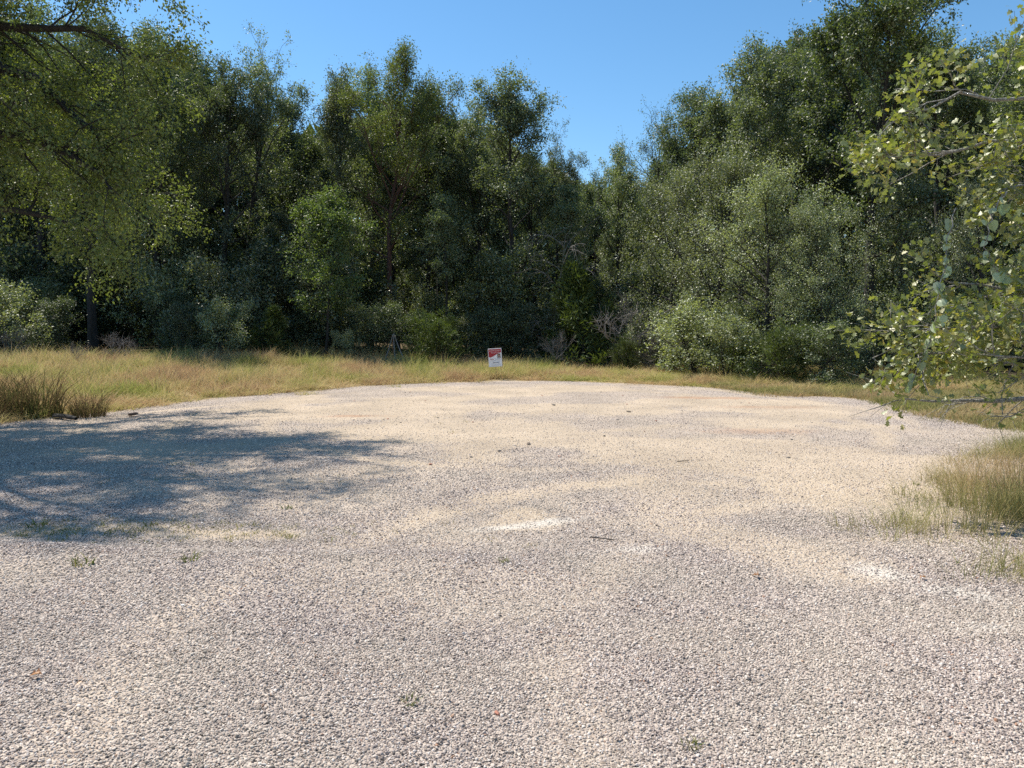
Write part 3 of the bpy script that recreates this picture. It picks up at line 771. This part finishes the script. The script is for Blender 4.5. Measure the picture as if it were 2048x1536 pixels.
# ------------------------------------------------------------------ the big overhanging oak, trunk outside the frame
def overhanging_oak():
    g = np.random.default_rng(41)
    bx, by = -12.6, 13.4
    o = thing('oak_tree', 'large olive-leaved oak overhanging the gravel with drooping dark limbs', 'tree', (bx, by, hz(bx, by)))
    wd = Wood(); limbs = []
    T = bend(g, (0, 0, -.3), (.12, 0, 1), 10.0, 10, .04, .05)
    rad = np.linspace(.36, .09, 10); rad[0] = .5
    wd.tube(T, rad, 9)
    z0 = -hz(bx, by)
    def limb(pts, r):
        P = np.array(pts, float); P[:, 2] += z0; P[:, 0] -= bx; P[:, 1] -= by
        t = np.linspace(0, 1, len(P)); tt = np.linspace(0, 1, 9)
        P = np.stack([np.interp(tt, t, P[:, i]) for i in range(3)], 1)
        P[1:-1] += g.normal(size=(7, 3)) * .07
        wd.tube(P, np.linspace(r, .018, 9), 6)
        limbs.append((P, r * .6, float(np.linalg.norm(P[-1] - P[0]))))
    limb([(bx + .3, by, 5.6), (-10.2, 13.2, 6.6), (-8.7, 12.9, 6.2), (-7.7, 12.7, 5.7), (-6.9, 12.5, 5.0), (-6.4, 12.4, 4.5)], .15)
    limb([(bx + .2, by, 4.2), (-10.3, 12.7, 5.2), (-8.6, 12.5, 4.95), (-7.4, 12.3, 4.6), (-6.7, 12.1, 4.2), (-6.2, 12.0, 3.8)], .13)
    limb([(bx + .2, by, 6.4), (-10.2, 13.4, 7.1), (-8.9, 13.2, 6.8), (-7.8, 13.1, 6.7), (-6.7, 12.9, 6.5), (-5.9, 12.8, 6.0)], .12)
    limb([(bx + .2, by, 3.6), (-10.4, 13.5, 4.0), (-8.4, 13.3, 3.75), (-7.6, 13.2, 3.5), (-7.1, 13.1, 3.3)], .10)
    limb([(bx + .2, by, 7.2), (-10.2, 12.2, 8.6), (-9.0, 11.6, 9.0), (-8.0, 11.3, 8.6), (-7.3, 11.1, 7.9)], .12)
    limb([(bx + .2, by, 8.2), (-10.6, 14.2, 9.8), (-9.6, 14.4, 10.0), (-8.8, 14.4, 9.6), (-8.2, 14.4, 9.0)], .11)
    limb([(bx + .2, by, 5.0), (-10.5, 15.2, 5.6), (-9.0, 16.3, 5.2), (-7.8, 16.8, 4.4)], .10)
    limb([(bx + .2, by, 5.4), (-11.0, 11.2, 6.4), (-9.6, 9.6, 6.8), (-8.6, 8.6, 6.2)], .11)
    limb([(bx + .2, by, 7.4), (-11.4, 12.8, 8.6), (-10.4, 12.5, 9.4), (-9.4, 12.4, 9.6)], .12)
    limb([(bx + .2, by, 6.2), (-10.8, 12.0, 7.6), (-9.2, 10.6, 8.3), (-7.8, 9.6, 8.1)], .11)
    limb([(bx + .2, by, 5.8), (-11.0, 11.4, 7.0), (-9.4, 9.8, 7.5), (-8.0, 8.8, 7.2)], .11)
    limb([(bx + .2, by, 6.6), (-10.4, 12.2, 8.2), (-8.2, 11.2, 8.6), (-6.4, 10.5, 8.1)], .11)
    limb([(bx + .2, by, 6.9), (-10.2, 13.0, 8.1), (-8.0, 12.8, 8.3), (-6.1, 12.5, 7.6)], .12)
    limb([(bx + .2, by, 7.1), (-10.2, 13.8, 8.6), (-8.4, 14.0, 8.9), (-6.9, 14.0, 8.4)], .11)
    limb([(bx + .2, by, 6.4), (-11.0, 11.6, 7.9), (-9.4, 10.2, 8.7), (-7.8, 9.4, 8.4)], .11)
    limb([(bx + .2, by, 6.0), (-11.2, 12.4, 7.4), (-9.6, 11.4, 8.0), (-8.0, 10.8, 7.6)], .11)
    for i in range(13):
        t = g.uniform(.4, .97); p, _ = along(T, t)
        a = i * 2.4 + .3; e = R(g.uniform(20, 60)); L = g.uniform(3.2, 5) if (t < .6 or math.cos(a) < 0) else 2.0
        P = bend(g, p, (math.cos(a) * math.cos(e), math.sin(a) * math.cos(e), math.sin(e)), L, 8, .1, -.05)
        wd.tube(P, np.linspace(.09, .016, 8), 5); limbs.append((P, .05, L))
    LP, LD = foliate(g, wd, limbs, 24, 7, 42, .25, .42, .09, -.05, s0=.14, minr=.006)
    obj('trunk', wd.mesh('overhanging_oak_trunk', M_bark), o)
    obj('crown', leaves_mesh('overhanging_oak_crown', g, 'small', LP, LD, (.06), M_oliveleaf, .5, .4, .45), o, kind='stuff')
    return len(LP)
n_over = overhanging_oak()

# ------------------------------------------------------------------ the near oak reaching in, with single leaves
def near_oak():
    g = np.random.default_rng(52)
    bx, by = 6.4, 7.4
    zb = hz(bx, by)
    o = thing('oak_tree', 'near yellow-green oak reaching over the gravel with a low bare limb', 'tree', (bx, by, zb))
    wd = Wood(); limbs = []
    T = bend(g, (0, 0, -.2), (-.05, 0, 1), 6.2, 9, .05, .05)
    wd.tube(T, np.linspace(.19, .05, 9), 9)
    branches = []
    def limb(pts, r, leafy=True, s0=.12):
        P = np.array(pts, float) - np.array([bx, by, zb])
        t = np.linspace(0, 1, len(P)); tt = np.linspace(0, 1, 9)
        P = np.stack([np.interp(tt, t, P[:, i]) for i in range(3)], 1)
        P[1:-1] += g.normal(size=(7, 3)) * .03
        w2 = Wood(); w2.tube(P, np.linspace(r, .008, 9), 6)
        if leafy: LPD.append(foliate(g, w2, [(P, r * .5, float(np.linalg.norm(P[-1] - P[0])))], 14, 5, 12, .25, .2, .045, .05, s0=s0, minr=.0035))
        else: foliate(g, w2, [(P, r * .45, float(np.linalg.norm(P[-1] - P[0])))], 7, 4, 1, .2, .25, .02, -.22, s0=.25, minr=.0035)
        branches.append(w2)
    LPD = []
    limb([(bx, by, 1.0), (5.4, 7.0, 1.05), (4.6, 6.8, 1.0), (4.0, 6.75, .97), (3.45, 6.7, 1.02)], .042, False)
    limb([(bx, by, 1.3), (5.4, 6.9, 1.35), (4.5, 6.7, 1.3), (3.95, 6.6, 1.38), (3.5, 6.6, 1.42)], .026, True, .45)
    limb([(bx, by, 1.6), (5.3, 6.9, 1.75), (4.4, 6.7, 1.65), (3.9, 6.6, 1.62), (3.55, 6.55, 1.66)], .026, True)
    limb([(bx, by, 1.9), (5.4, 6.8, 2.1), (4.7, 6.6, 1.98), (4.2, 6.5, 1.98), (3.7, 6.5, 2.02)], .026, True)
    limb([(bx, by, 1.6), (5.2, 6.5, 1.6), (4.7, 6.2, 1.5), (4.2, 6.0, 1.42), (3.75, 5.95, 1.42)], .024, True)
    limb([(bx, by, 2.2), (5.3, 6.7, 2.5), (4.8, 6.4, 2.35), (4.35, 6.3, 2.3)], .026, True)
    limb([(bx, by, 2.4), (5.3, 7.0, 2.95), (4.8, 6.9, 2.95), (4.3, 6.8, 2.85)], .026, True)
    limb([(bx, by, 2.7), (5.4, 7.0, 3.3), (4.6, 6.9, 3.3), (3.9, 6.8, 3.2), (3.45, 6.8, 3.15)], .026, True)
    limb([(bx, by, 3.0), (5.4, 7.0, 3.6), (4.6, 6.9, 3.7), (3.9, 6.8, 3.62), (3.3, 6.75, 3.5)], .026, True)
    limb([(bx, by, 1.8), (5.6, 6.4, 2.0), (5.0, 6.0, 1.8), (4.4, 5.9, 1.65)], .024, True)
    limb([(bx, by, 1.5), (5.6, 7.5, 1.5), (4.9, 7.5, 1.5), (4.4, 7.45, 1.48), (4.0, 7.4, 1.5)], .024, True)
    limb([(bx, by, 2.6), (5.8, 6.3, 3.1), (5.3, 5.9, 3.2), (4.8, 5.8, 3.0)], .024, True)
    limb([(bx, by, 3.6), (7.0, 6.8, 4.6), (7.5, 6.4, 5.0)], .03, True)
    obj('trunk', wd.mesh('near_oak_trunk', M_palebark), o)
    for w2 in branches: obj('branch', w2.mesh('near_oak_branch', M_palebark), o)
    LP = np.concatenate([a for a, b in LPD]); LD = np.concatenate([b for a, b in LPD])
    fr = frames(g, LP, LD, .7, .15, .45)
    # the 300 leaves nearest the viewer and inside the frame are single leaves
    W = LP + np.array([bx, by, zb])
    dist = np.linalg.norm(W - np.array([0, 0, CAM_Z]), axis=1) + np.where(W[:, 0] / W[:, 1] > .665, 5, 0)
    order = np.argsort(dist); first, rest = order[:300], order[300:]
    obj('foliage', leaves_mesh('near_oak_foliage', g, 'oak', LP[rest], LD[rest], .068, M_yellowleaf, fr=tuple(a[rest] for a in fr)), o, kind='stuff')
    tv, tf = LEAF['oak']
    singles = [mesh('oak_leaf', tv * np.array([1, 1, 1 + .8 * k]), tf, M_yellowleaf, False, {'rnd': ('FACE', np.full(len(tf), .15 + .17 * k))}) for k in range(5)]
    from mathutils import Matrix
    for i in first:
        S, A, Nn = fr[0][i], fr[1][i], fr[2][i]
        s = .068 * g.uniform(.75, 1.25)
        mw = Matrix(((S[0] * s, A[0] * s, Nn[0] * s, LP[i][0]), (S[1] * s, A[1] * s, Nn[1] * s, LP[i][1]), (S[2] * s, A[2] * s, Nn[2] * s, LP[i][2]), (0, 0, 0, 1)))
        lf = obj('leaf', singles[int(g.integers(5))], o); lf.matrix_local = mw
    return len(LP)
n_near = near_oak()

def grape_vine(pts, label, n, size):
    g = np.random.default_rng(int(abs(pts[0][2] * 100)) + n)
    P = np.array(pts, float)
    base = P[0].copy()
    o = thing('grape_vine', label, 'vine', tuple(base), group='grape vines hanging from the near oak')
    Q = P - base
    t = np.linspace(0, 1, len(Q)); tt = np.linspace(0, 1, 18)
    Q = np.stack([np.interp(tt, t, Q[:, i]) for i in range(3)], 1); Q[1:-1] += g.normal(size=(16, 3)) * .012
    wd = Wood(); wd.tube(Q, np.linspace(.006, .0025, 18), 5)
    obj('stem', wd.mesh('vine_stem', M_palebark), o)
    for k in range(n):
        p, d = along(Q, (k + g.uniform(.1, .9)) / n)
        lf = obj('leaf', VINE_LEAF[int(g.integers(3))], o)
        s = size * g.uniform(.7, 1.25)
        lf.location = p + g.normal(size=3) * .015; lf.scale = (s, s, s)
        lf.rotation_euler = (R(g.uniform(-130, -60)), R(g.uniform(-35, 35)), R(g.uniform(-75, 75)))
tv, tf = LEAF['grape']
VINE_LEAF = [mesh('vine_leaf', tv * np.array([1, 1, 1 + k]), tf, M_vineleaf, False, {'rnd': ('FACE', np.full(len(tf), .25 + .25 * k))}) for k in range(3)]
grape_vine([(3.75, 6.55, 2.65), (3.68, 6.5, 2.45), (3.62, 6.45, 2.2), (3.56, 6.4, 2.0), (3.52, 6.4, 1.75), (3.5, 6.4, 1.5), (3.38, 6.4, 1.25), (3.3, 6.4, 1.12)], 'longest grape vine strand with pale heart-shaped leaves hanging at the tips of the near oak', 22, .085)
grape_vine([(4.05, 6.35, 2.75), (3.9, 6.3, 2.55), (3.85, 6.3, 2.35), (3.95, 6.3, 2.1), (4.15, 6.25, 2.02)], 'shorter grape vine strand curling down into the middle of the near oak', 13, .08)
grape_vine([(4.4, 6.2, 2.7), (4.32, 6.2, 2.45), (4.25, 6.15, 2.2), (4.3, 6.1, 1.95)], 'leafy grape vine strand hanging nearest the trunk side of the near oak', 11, .08)
grape_vine([(4.9, 5.9, 1.95), (4.5, 5.85, 1.72), (4.15, 5.8, 1.62), (3.9, 5.8, 1.5)], 'grape vine runner with round leaves reaching sideways low in the near oak', 10, .085)

# ------------------------------------------------------------------ grasses
def blade_clump(seed, n, hmin, hmax, spread, lean, wid, mat, segs=3):
    g = np.random.default_rng(seed)
    Vs, Fs, rn = [], [], []
    c = 0
    for i in range(n):
        a = g.uniform(0, 6.28); r = spread * math.sqrt(g.random())
        b = np.array([r * math.cos(a), r * math.sin(a), 0])
        d = a + g.normal() * .8
        h = g.uniform(hmin, hmax); ln = lean * g.uniform(.2, 1.3) * h
        side = np.array([-math.sin(d + g.normal() * .6), math.cos(d + g.normal() * .6), 0]) * wid * g.uniform(.6, 1.3)
        for k in range(segs + 1):
            t = k / segs
            p = b + np.array([math.cos(d), math.sin(d), 0]) * ln * t ** 1.9 + np.array([0, 0, h * (t - .22 * lean * t * t)])
            ww = (1 - t) ** .7 if k < segs else .08
            Vs += [p - side * ww, p + side * ww]
        for k in range(segs):
            q = c + 2 * k
            Fs.append((q, q + 1, q + 3, q + 2)); 
        c += 2 * (segs + 1)
        rn += [g.random()] * segs
    return mesh('grass_clump', np.array(Vs), np.array(Fs), mat, True, {'rnd': ('FACE', np.array(rn))})
meadow_p = [proto_obj('meadow_shape', blade_clump(200 + i, 40, .16, .66, .24, .85, .0075, M_meadow)) for i in range(6)]
def meadow_points():
    n = 60000
    X = rng.uniform(-26, 14, n); Y = rng.uniform(8, 35, n)
    e = edge_d(X, Y)
    den = np.maximum(smooth(-.15, .6, e), .10 * smooth(-1.3, -.1, e) * smooth(.42, .6, N2.fbm(X, Y, 1.1, 3))) * (1 - smooth(9.5, 12.5, e)) * (.35 + .65 * smooth(.3, .5, N3.fbm(X, Y, .6, 3)))
    den *= np.where((X > 8.2) & (Y < 20), .0, 1)
    den *= np.where(np.abs(X) > .75 * Y + 3, 0, 1)
    den *= np.where((np.abs(X + .5) < .4) & (Y < 26.45), .12, 1)
    k = rng.random(n) < den * .55
    return X[k], Y[k], e[k]
mx_, my_, me_ = meadow_points()
n = len(mx_)
hs = (.35 + .65 * smooth(-.1, 2.2, me_)) * rng.uniform(.65, 1.25, n) * (.35 + .85 * N2.fbm(mx_, my_, .5, 3)) * np.where(mx_ > 2.0, .62, 1.0)
wsc = rng.uniform(.8, 1.25, n)
scatter('meadow_grass', np.stack([mx_, my_, height(mx_, my_) - .02], 1), np.stack([rng.normal(0, .08, n), rng.normal(0, .08, n), rng.uniform(0, 6.28, n)], 1),
        np.stack([wsc, wsc, hs * np.where(rng.random(n) < .12, rng.uniform(1.3, 1.9, n), 1.08)], 1), meadow_p, 'tan and yellow-green meadow grass between the gravel and the wood')
# short grass behind the near oak and the wiry patch beside the gravel
wiry_p = [proto_obj('wiry_shape', blade_clump(300 + i, 26, .14, .5, .16, .8, .0021, M_wiry, 4)) for i in range(6)]
short_p = [proto_obj('short_shape', blade_clump(320 + i, 40, .05, .16, .2, .9, .005, M_wiry)) for i in range(4)]
def wiry_points():
    n = 5200
    X = rng.uniform(2.6, 9.5, n); Y = rng.uniform(4.2, 11.2, n)
    edge = np.interp(Y, [4.2, 4.6, 5.0, 5.6, 6.4, 7.3, 8.9, 11.2], [3.5, 3.15, 3.05, 3.05, 3.25, 3.75, 5.1, 6.9])
    e = X - edge + .15 + (N1.fbm(X, Y, 1.3, 3) - .45) * .9
    k = rng.random(n) < smooth(-.15, .75, e) * (.25 + .75 * smooth(.36, .56, N3.fbm(X, Y, 1.1, 3)))
    return X[k], Y[k], e[k]
x_, y_, e_ = wiry_points(); n = len(x_)
hs = rng.uniform(.55, 1.3, n) * (.5 + .55 * smooth(0, 1.2, e_))
scatter('wiry_grass', np.stack([x_, y_, height(x_, y_) - .01], 1), np.stack([rng.normal(0, .1, n), rng.normal(0, .1, n), rng.uniform(0, 6.28, n)], 1),
        np.stack([np.full(n, 1.0), np.full(n, 1.0), hs], 1), wiry_p, 'wiry green and straw grass growing through the gravel beside the near oak')
n0 = 9000
x_ = rng.uniform(6.0, 16, n0); y_ = rng.uniform(10.0, 24, n0)
e_ = edge_d(x_, y_)
k = (rng.random(n0) < smooth(-.4, .6, e_) * .9) & (x_ < .75 * y_ + 2)
x_, y_ = x_[k], y_[k]; n = len(x_)
scatter('short_grass', np.stack([x_, y_, height(x_, y_) - .01], 1), np.stack([rng.normal(0, .1, n), rng.normal(0, .1, n), rng.uniform(0, 6.28, n)], 1),
        np.stack([np.full(n, 1.2), np.full(n, 1.2), rng.uniform(.7, 1.6, n)], 1), short_p, 'short mown-looking grass at the far side of the gravel behind the near oak')

bunch = [blade_clump(400 + i, 420, .35, 1.05, .42, .85, .006, M_darkgrass, 4) for i in range(2)]
for px, Y, s, lb, k in ((60, 14.4, 1.25, 'big dark bunch of brown and green grass at the edge of the gravel', 0), (-18, 14.0, 1.2, 'dark bunch of grass beside the biggest one, cut by the frame', 1), (172, 14.4, .75, 'small dark green bunch of grass next to the biggest one', 1)):
    x = at_px(px, Y)
    obj('bunch_grass', bunch[k], None, lb, 'grass clump', None, None, (x, Y, hz(x, Y) - .03), (0, 0, px * .1)).scale = (s, s, s)
weed_p = [blade_clump(500 + i, 34, .02, .09, .07, 1.2, .0045, grass_mat('weed_green', [(.10, .15, .03), (.16, .19, .05), (.3, .25, .1)]), 3) for i in range(2)]
for px, py, s, lb in ((568, 1016, 1.6, 'small green weed at the edge of the oak shadow'), (572, 1074, 1.3, 'small green weed on the gravel bank below the oak shadow'), (1005, 1132, 1.4, 'yellow-green sprig in the gravel below the white patch'),
                      (150, 1172, 2.2, 'low weed tuft on the gravel bank nearest the outer edge'), (368, 1163, 2.0, 'thin weed tuft on the gravel bank'), (815, 1452, 1.2, 'low weed patch in the gravel near the red stone'), (292, 1056, 1.6, 'brown weed tuft behind the gravel bank'),
                      (60, 1058, 2.6, 'low green weed patch in the sandy hollow'), (1842, 975, 1.3, 'small weed at the tip of the wiry grass'), (1395, 1520, 1.3, 'faint weed tuft at the lowest edge of the gravel')):
    Y = CAM_Z * 1530 / (py - 665) * 1.0
    x = at_px(px, Y)
    s *= .42
    obj('weed', weed_p[px % 2], None, lb, 'weed', None, None, (x, Y, hz(x, Y)), (0, 0, px)).scale = (s, s, s)

nw = 900
x_ = np.concatenate([rng.normal(-3.3, 1.1, 260), rng.uniform(-9, 6, nw)]); y_ = np.concatenate([rng.normal(6.1, .22, 260), rng.uniform(3, 16, nw)])
k = (edge_d(x_, y_) < 0) & (rng.random(len(x_)) < np.where(np.arange(len(x_)) < 260, 1, .9 * smooth(.5, .62, N2.fbm(x_, y_, .9, 3)) * smooth(1.5, -3, x_)))
x_, y_ = x_[k], y_[k]; n = len(x_)
litt = [proto_obj('weedlet_shape', blade_clump(520 + i, 9, .012, .05, .05, 1.3, .0028, M_wiry, 2)) for i in range(4)]
sw = rng.uniform(.6, 1.4, n)
scatter('gravel_weeds', np.stack([x_, y_, height(x_, y_)], 1), np.stack([np.zeros(n), np.zeros(n), rng.uniform(0, 6.28, n)], 1), np.stack([sw, sw, sw], 1), litt, 'tiny dry and green weeds sprinkled through the gravel')

# ------------------------------------------------------------------ odd stones and litter on the gravel
def rock(px, py, size, col, lb, seed, flat=1.0):
    Y = CAM_Z * 1530 / (py - 665); x = at_px(px, Y)
    me = stone_mesh('rock', plain('rock_%d' % seed, col, .85), seed, True)
    o = obj('rock', me, None, lb, 'rock', None, None, (x, Y, hz(x, Y) + size * .35), (.1, -.1, seed * 1.3)); o.scale = (size, size * .8, size * flat)
rock(993, 1463, .021, (.40, .17, .11), 'smooth reddish-brown stone alone on the near gravel', 601)
rock(1512, 1384, .014, (.10, .09, .085), 'small dark grey stone leaning on a pale one', 602, 1.3)
rock(1506, 1378, .013, (.55, .5, .43), 'pale stone behind the small dark grey stone', 603, 1.3)
rock(350, 1267, .014, (.75, .73, .7), 'bright white stone on the near gravel', 604)
rock(1058, 893, .05, (.16, .12, .09), 'dark clod on the tan gravel in mid clearing', 605, .5)
rock(1107, 812, .06, (.12, .10, .08), 'dark stone on the far tan gravel', 606, .6)
rock(1258, 826, .07, (.12, .10, .08), 'dark flat chip on the far tan gravel beyond the clods', 607, .4)
rock(262, 835, .16, (.09, .06, .045), 'dark brown clump of earth at the tip of the grass edge', 608, .6)
for i in range(46):
    Y = float(rng.uniform(9, 22)); x = float(rng.uniform(-.28, .42) * Y)
    if sand_mask(np.array([x]), np.array([Y]))[0] < .2: continue
    s = float(rng.uniform(.016, .038))
    o = obj('rock', bpy.data.meshes['rock'] if i % 2 else bpy.data.meshes['rock.001'], None, 'brown clod scattered on the tan gravel of the clearing', 'rock', 'clods scattered on the tan gravel', None, (x, Y, hz(x, Y) + s * .3), (0, 0, i))
    o.scale = (s, s * .8, s * .6)
M_deadleaf = leaf_mat('dry_leaf', [(.28, .12, .05), (.34, .17, .08)], trans=.2)
tv, tf = LEAF['oak']
dl = mesh('dry_leaf', tv * np.array([1, 1, 5]), tf, M_deadleaf, False, {'rnd': ('FACE', np.full(len(tf), .5))})
for px, py, s, lb in ((30, 1432, .055, 'curled orange-brown dry leaf on the near gravel'), (1512, 1158, .06, 'reddish dry leaf on the gravel below the sandy track'), (1868, 1166, .05, 'rusty dry leaf beside the white patch near the wiry grass'), (125, 1455, .03, 'tiny brown dry leaf close to the curled orange one')):
    Y = CAM_Z * 1530 / (py - 665); x = at_px(px, Y)
    obj('dry_leaf', dl, None, lb, 'leaf', None, None, (x, Y, hz(x, Y) + .014), (.2, .2, px)).scale = (s, s, s)
def stick(pts, r, lb, mat=M_dead):
    P = np.array(pts, float); b = P[0].copy(); wd = Wood()
    wd.tube(P - b, np.linspace(r, r * .6, len(P)), 6)
    return obj('stick', wd.mesh('stick', mat), None, lb, 'stick', None, None, tuple(b))
def gz(x, y, d=.02): return (x, y, hz(x, y) + d)
Y = 14.0
stick([gz(at_px(105, Y), Y, .05), gz(at_px(128, 13.8), 13.8, .07), gz(at_px(148, 13.7), 13.7, .05)], .055, 'dark rotten log piece lying at the grass edge', M_bark)
stick([gz(.62, 5.95), gz(.70, 5.9, .025), gz(.80, 5.87)], .006, 'thin reddish twig on the gravel between the white patches', M_bark)
stick([gz(2.05, 9.4), gz(2.2, 9.43, .02)], .007, 'short brown stick on the sandy track', M_bark)
# three grey sticks leaning together in front of the wood
Y = 31.0; xa = at_px(787, Y); zt = CAM_Z + (665 - 668) / 1530 * Y
for dx, lb in ((-.42, 'grey stick leaning on the outer side of the tripod of sticks'), (.62, 'longest grey stick of the leaning tripod, on the sign side'), (.12, 'short grey stick in the middle of the leaning tripod')):
    stick([(xa + dx, Y - .2, hz(xa + dx, Y) - .02), (xa + dx * .45, Y - .08, (hz(xa, Y) + zt) * .5), (xa + dx * .02, Y + dx * .05, zt + .04 * dx)], .03, lb)

# ------------------------------------------------------------------ the yard sign
def sign():
    Y = 26.2; x = at_px(993, Y)
    W, H = .455, .62
    zb = CAM_Z + (665 - 733) / 1530 * Y
    o = thing('yard_sign', 'red and white for-sale yard sign on a thin stake before the wood', 'sign', (x, Y, hz(x, Y)))
    o.rotation_euler = (0, R(-3.6), R(3))
    z0 = zb - hz(x, Y)
    white = plain('sign_white', (.78, .78, .80), .45); red = plain('sign_red', (.36, .008, .02), .45); black = plain('sign_black', (.02, .015, .015), .45)
    navy = plain('sign_navy', (.03, .05, .10), .5); grey = plain('sign_grey', (.25, .27, .28), .5); steel = plain('sign_stake', (.06, .055, .05), .5); skin = plain('sign_skin', (.52, .33, .25), .5)
    def poly(name, pts, y, mat, parent=o, th=.0015):
        n = len(pts)
        Vv = [(a, y, z0 + b) for a, b in pts] + [(a, y + th, z0 + b) for a, b in pts]
        Fq = [np.array([[i, (i + 1) % n, n + (i + 1) % n, n + i] for i in range(n)])]
        me = bpy.data.meshes.new(name)
        me.from_pydata(Vv, [], [list(range(n))[::-1], list(range(n, 2 * n))] + Fq[0].tolist()); me.materials.append(mat)
        return obj(name, me, parent)
    h = W / 2
    panel = poly('panel', [(-h, 0), (h, 0), (h, H), (-h, H)], 0, white, th=.008)
    poly('red_band', [(-h + .012, .335), (-h + .07, .322), (-h + .13, .338), (.02, .40), (.10, .445), (h - .015, .475), (h - .015, H - .02), (-h + .012, H - .02)], -.003, red, panel)
    ph = poly('portrait_panel', [(.082, .285), (.185, .285), (.185, .44), (.082, .44)], -.006, black, panel)
    fa = [(.134 + .026 * math.cos(a), .372 + .036 * math.sin(a)) for a in np.linspace(0, 6.283, 16, endpoint=False)]
    poly('portrait_face', fa, -.008, skin, panel)
    poly('portrait_collar', [(.112, .287), (.156, .287), (.148, .325), (.134, .335), (.12, .325)], -.0079, plain('sign_shirt', (.55, .5, .5), .6), panel)
    fr = Wood()
    b = .006
    for (a, c) in (((-h, 0), (h, 0)), ((h, 0), (h, H)), ((h, H), (-h, H)), ((-h, H), (-h, 0))):
        fr.tube(np.array([(a[0], .004, z0 + a[1]), (c[0], .004, z0 + c[1])]), [b, b], 4)
    obj('frame', fr.mesh('sign_frame', plain('sign_rail', (.55, .5, .5), .5)), o)
    st = Wood(); st.tube(np.array([(0, .014, -.15), (0, .014, z0 + H + .02)]), [.008, .008], 6)
    obj('stake', st.mesh('sign_stake', steel), o)
    def text(s, cx, cz, size, mat, y=-.0062, width=None):
        cu = bpy.data.curves.new('lettering', 'FONT'); cu.body = s; cu.size = size; cu.align_x = 'CENTER'; cu.extrude = .0006
        cu.materials.append(mat)
        t = obj('lettering', cu, panel, loc=(cx, y, z0 + cz), rot=(R(90), 0, 0))
        if width:
            bpy.context.view_layer.update()
            t.scale = (width / max(t.dimensions.x, .01), 1, 1)
    pw = plain('sign_print', (.85, .62, .62), .5)
    text('SHARI MC GOWEN', -.005, H - .095, .058, pw, width=.36)
    text('979-277-1226', .01, H - .165, .058, pw, width=.29)
    text('kw', -.105, .235, .085, red, width=.12)
    text('KELLERWILLIAMS', .085, .243, .03, grey, width=.17)
    text('REALTY', 0, .195, .018, grey, width=.3)
    text('FOR SALE', .02, .115, .062, navy, width=.215)
    text('OFFICE 979-277-0000', 0, .045, .02, grey, width=.28)
sign()
print('overhang leaves', n_over, 'near leaves', n_near, 'stones', len(gp), 'meadow', len(mx_), 'tris', sum(len(m.loops) - 2 * len(m.polygons) for m in bpy.data.meshes))
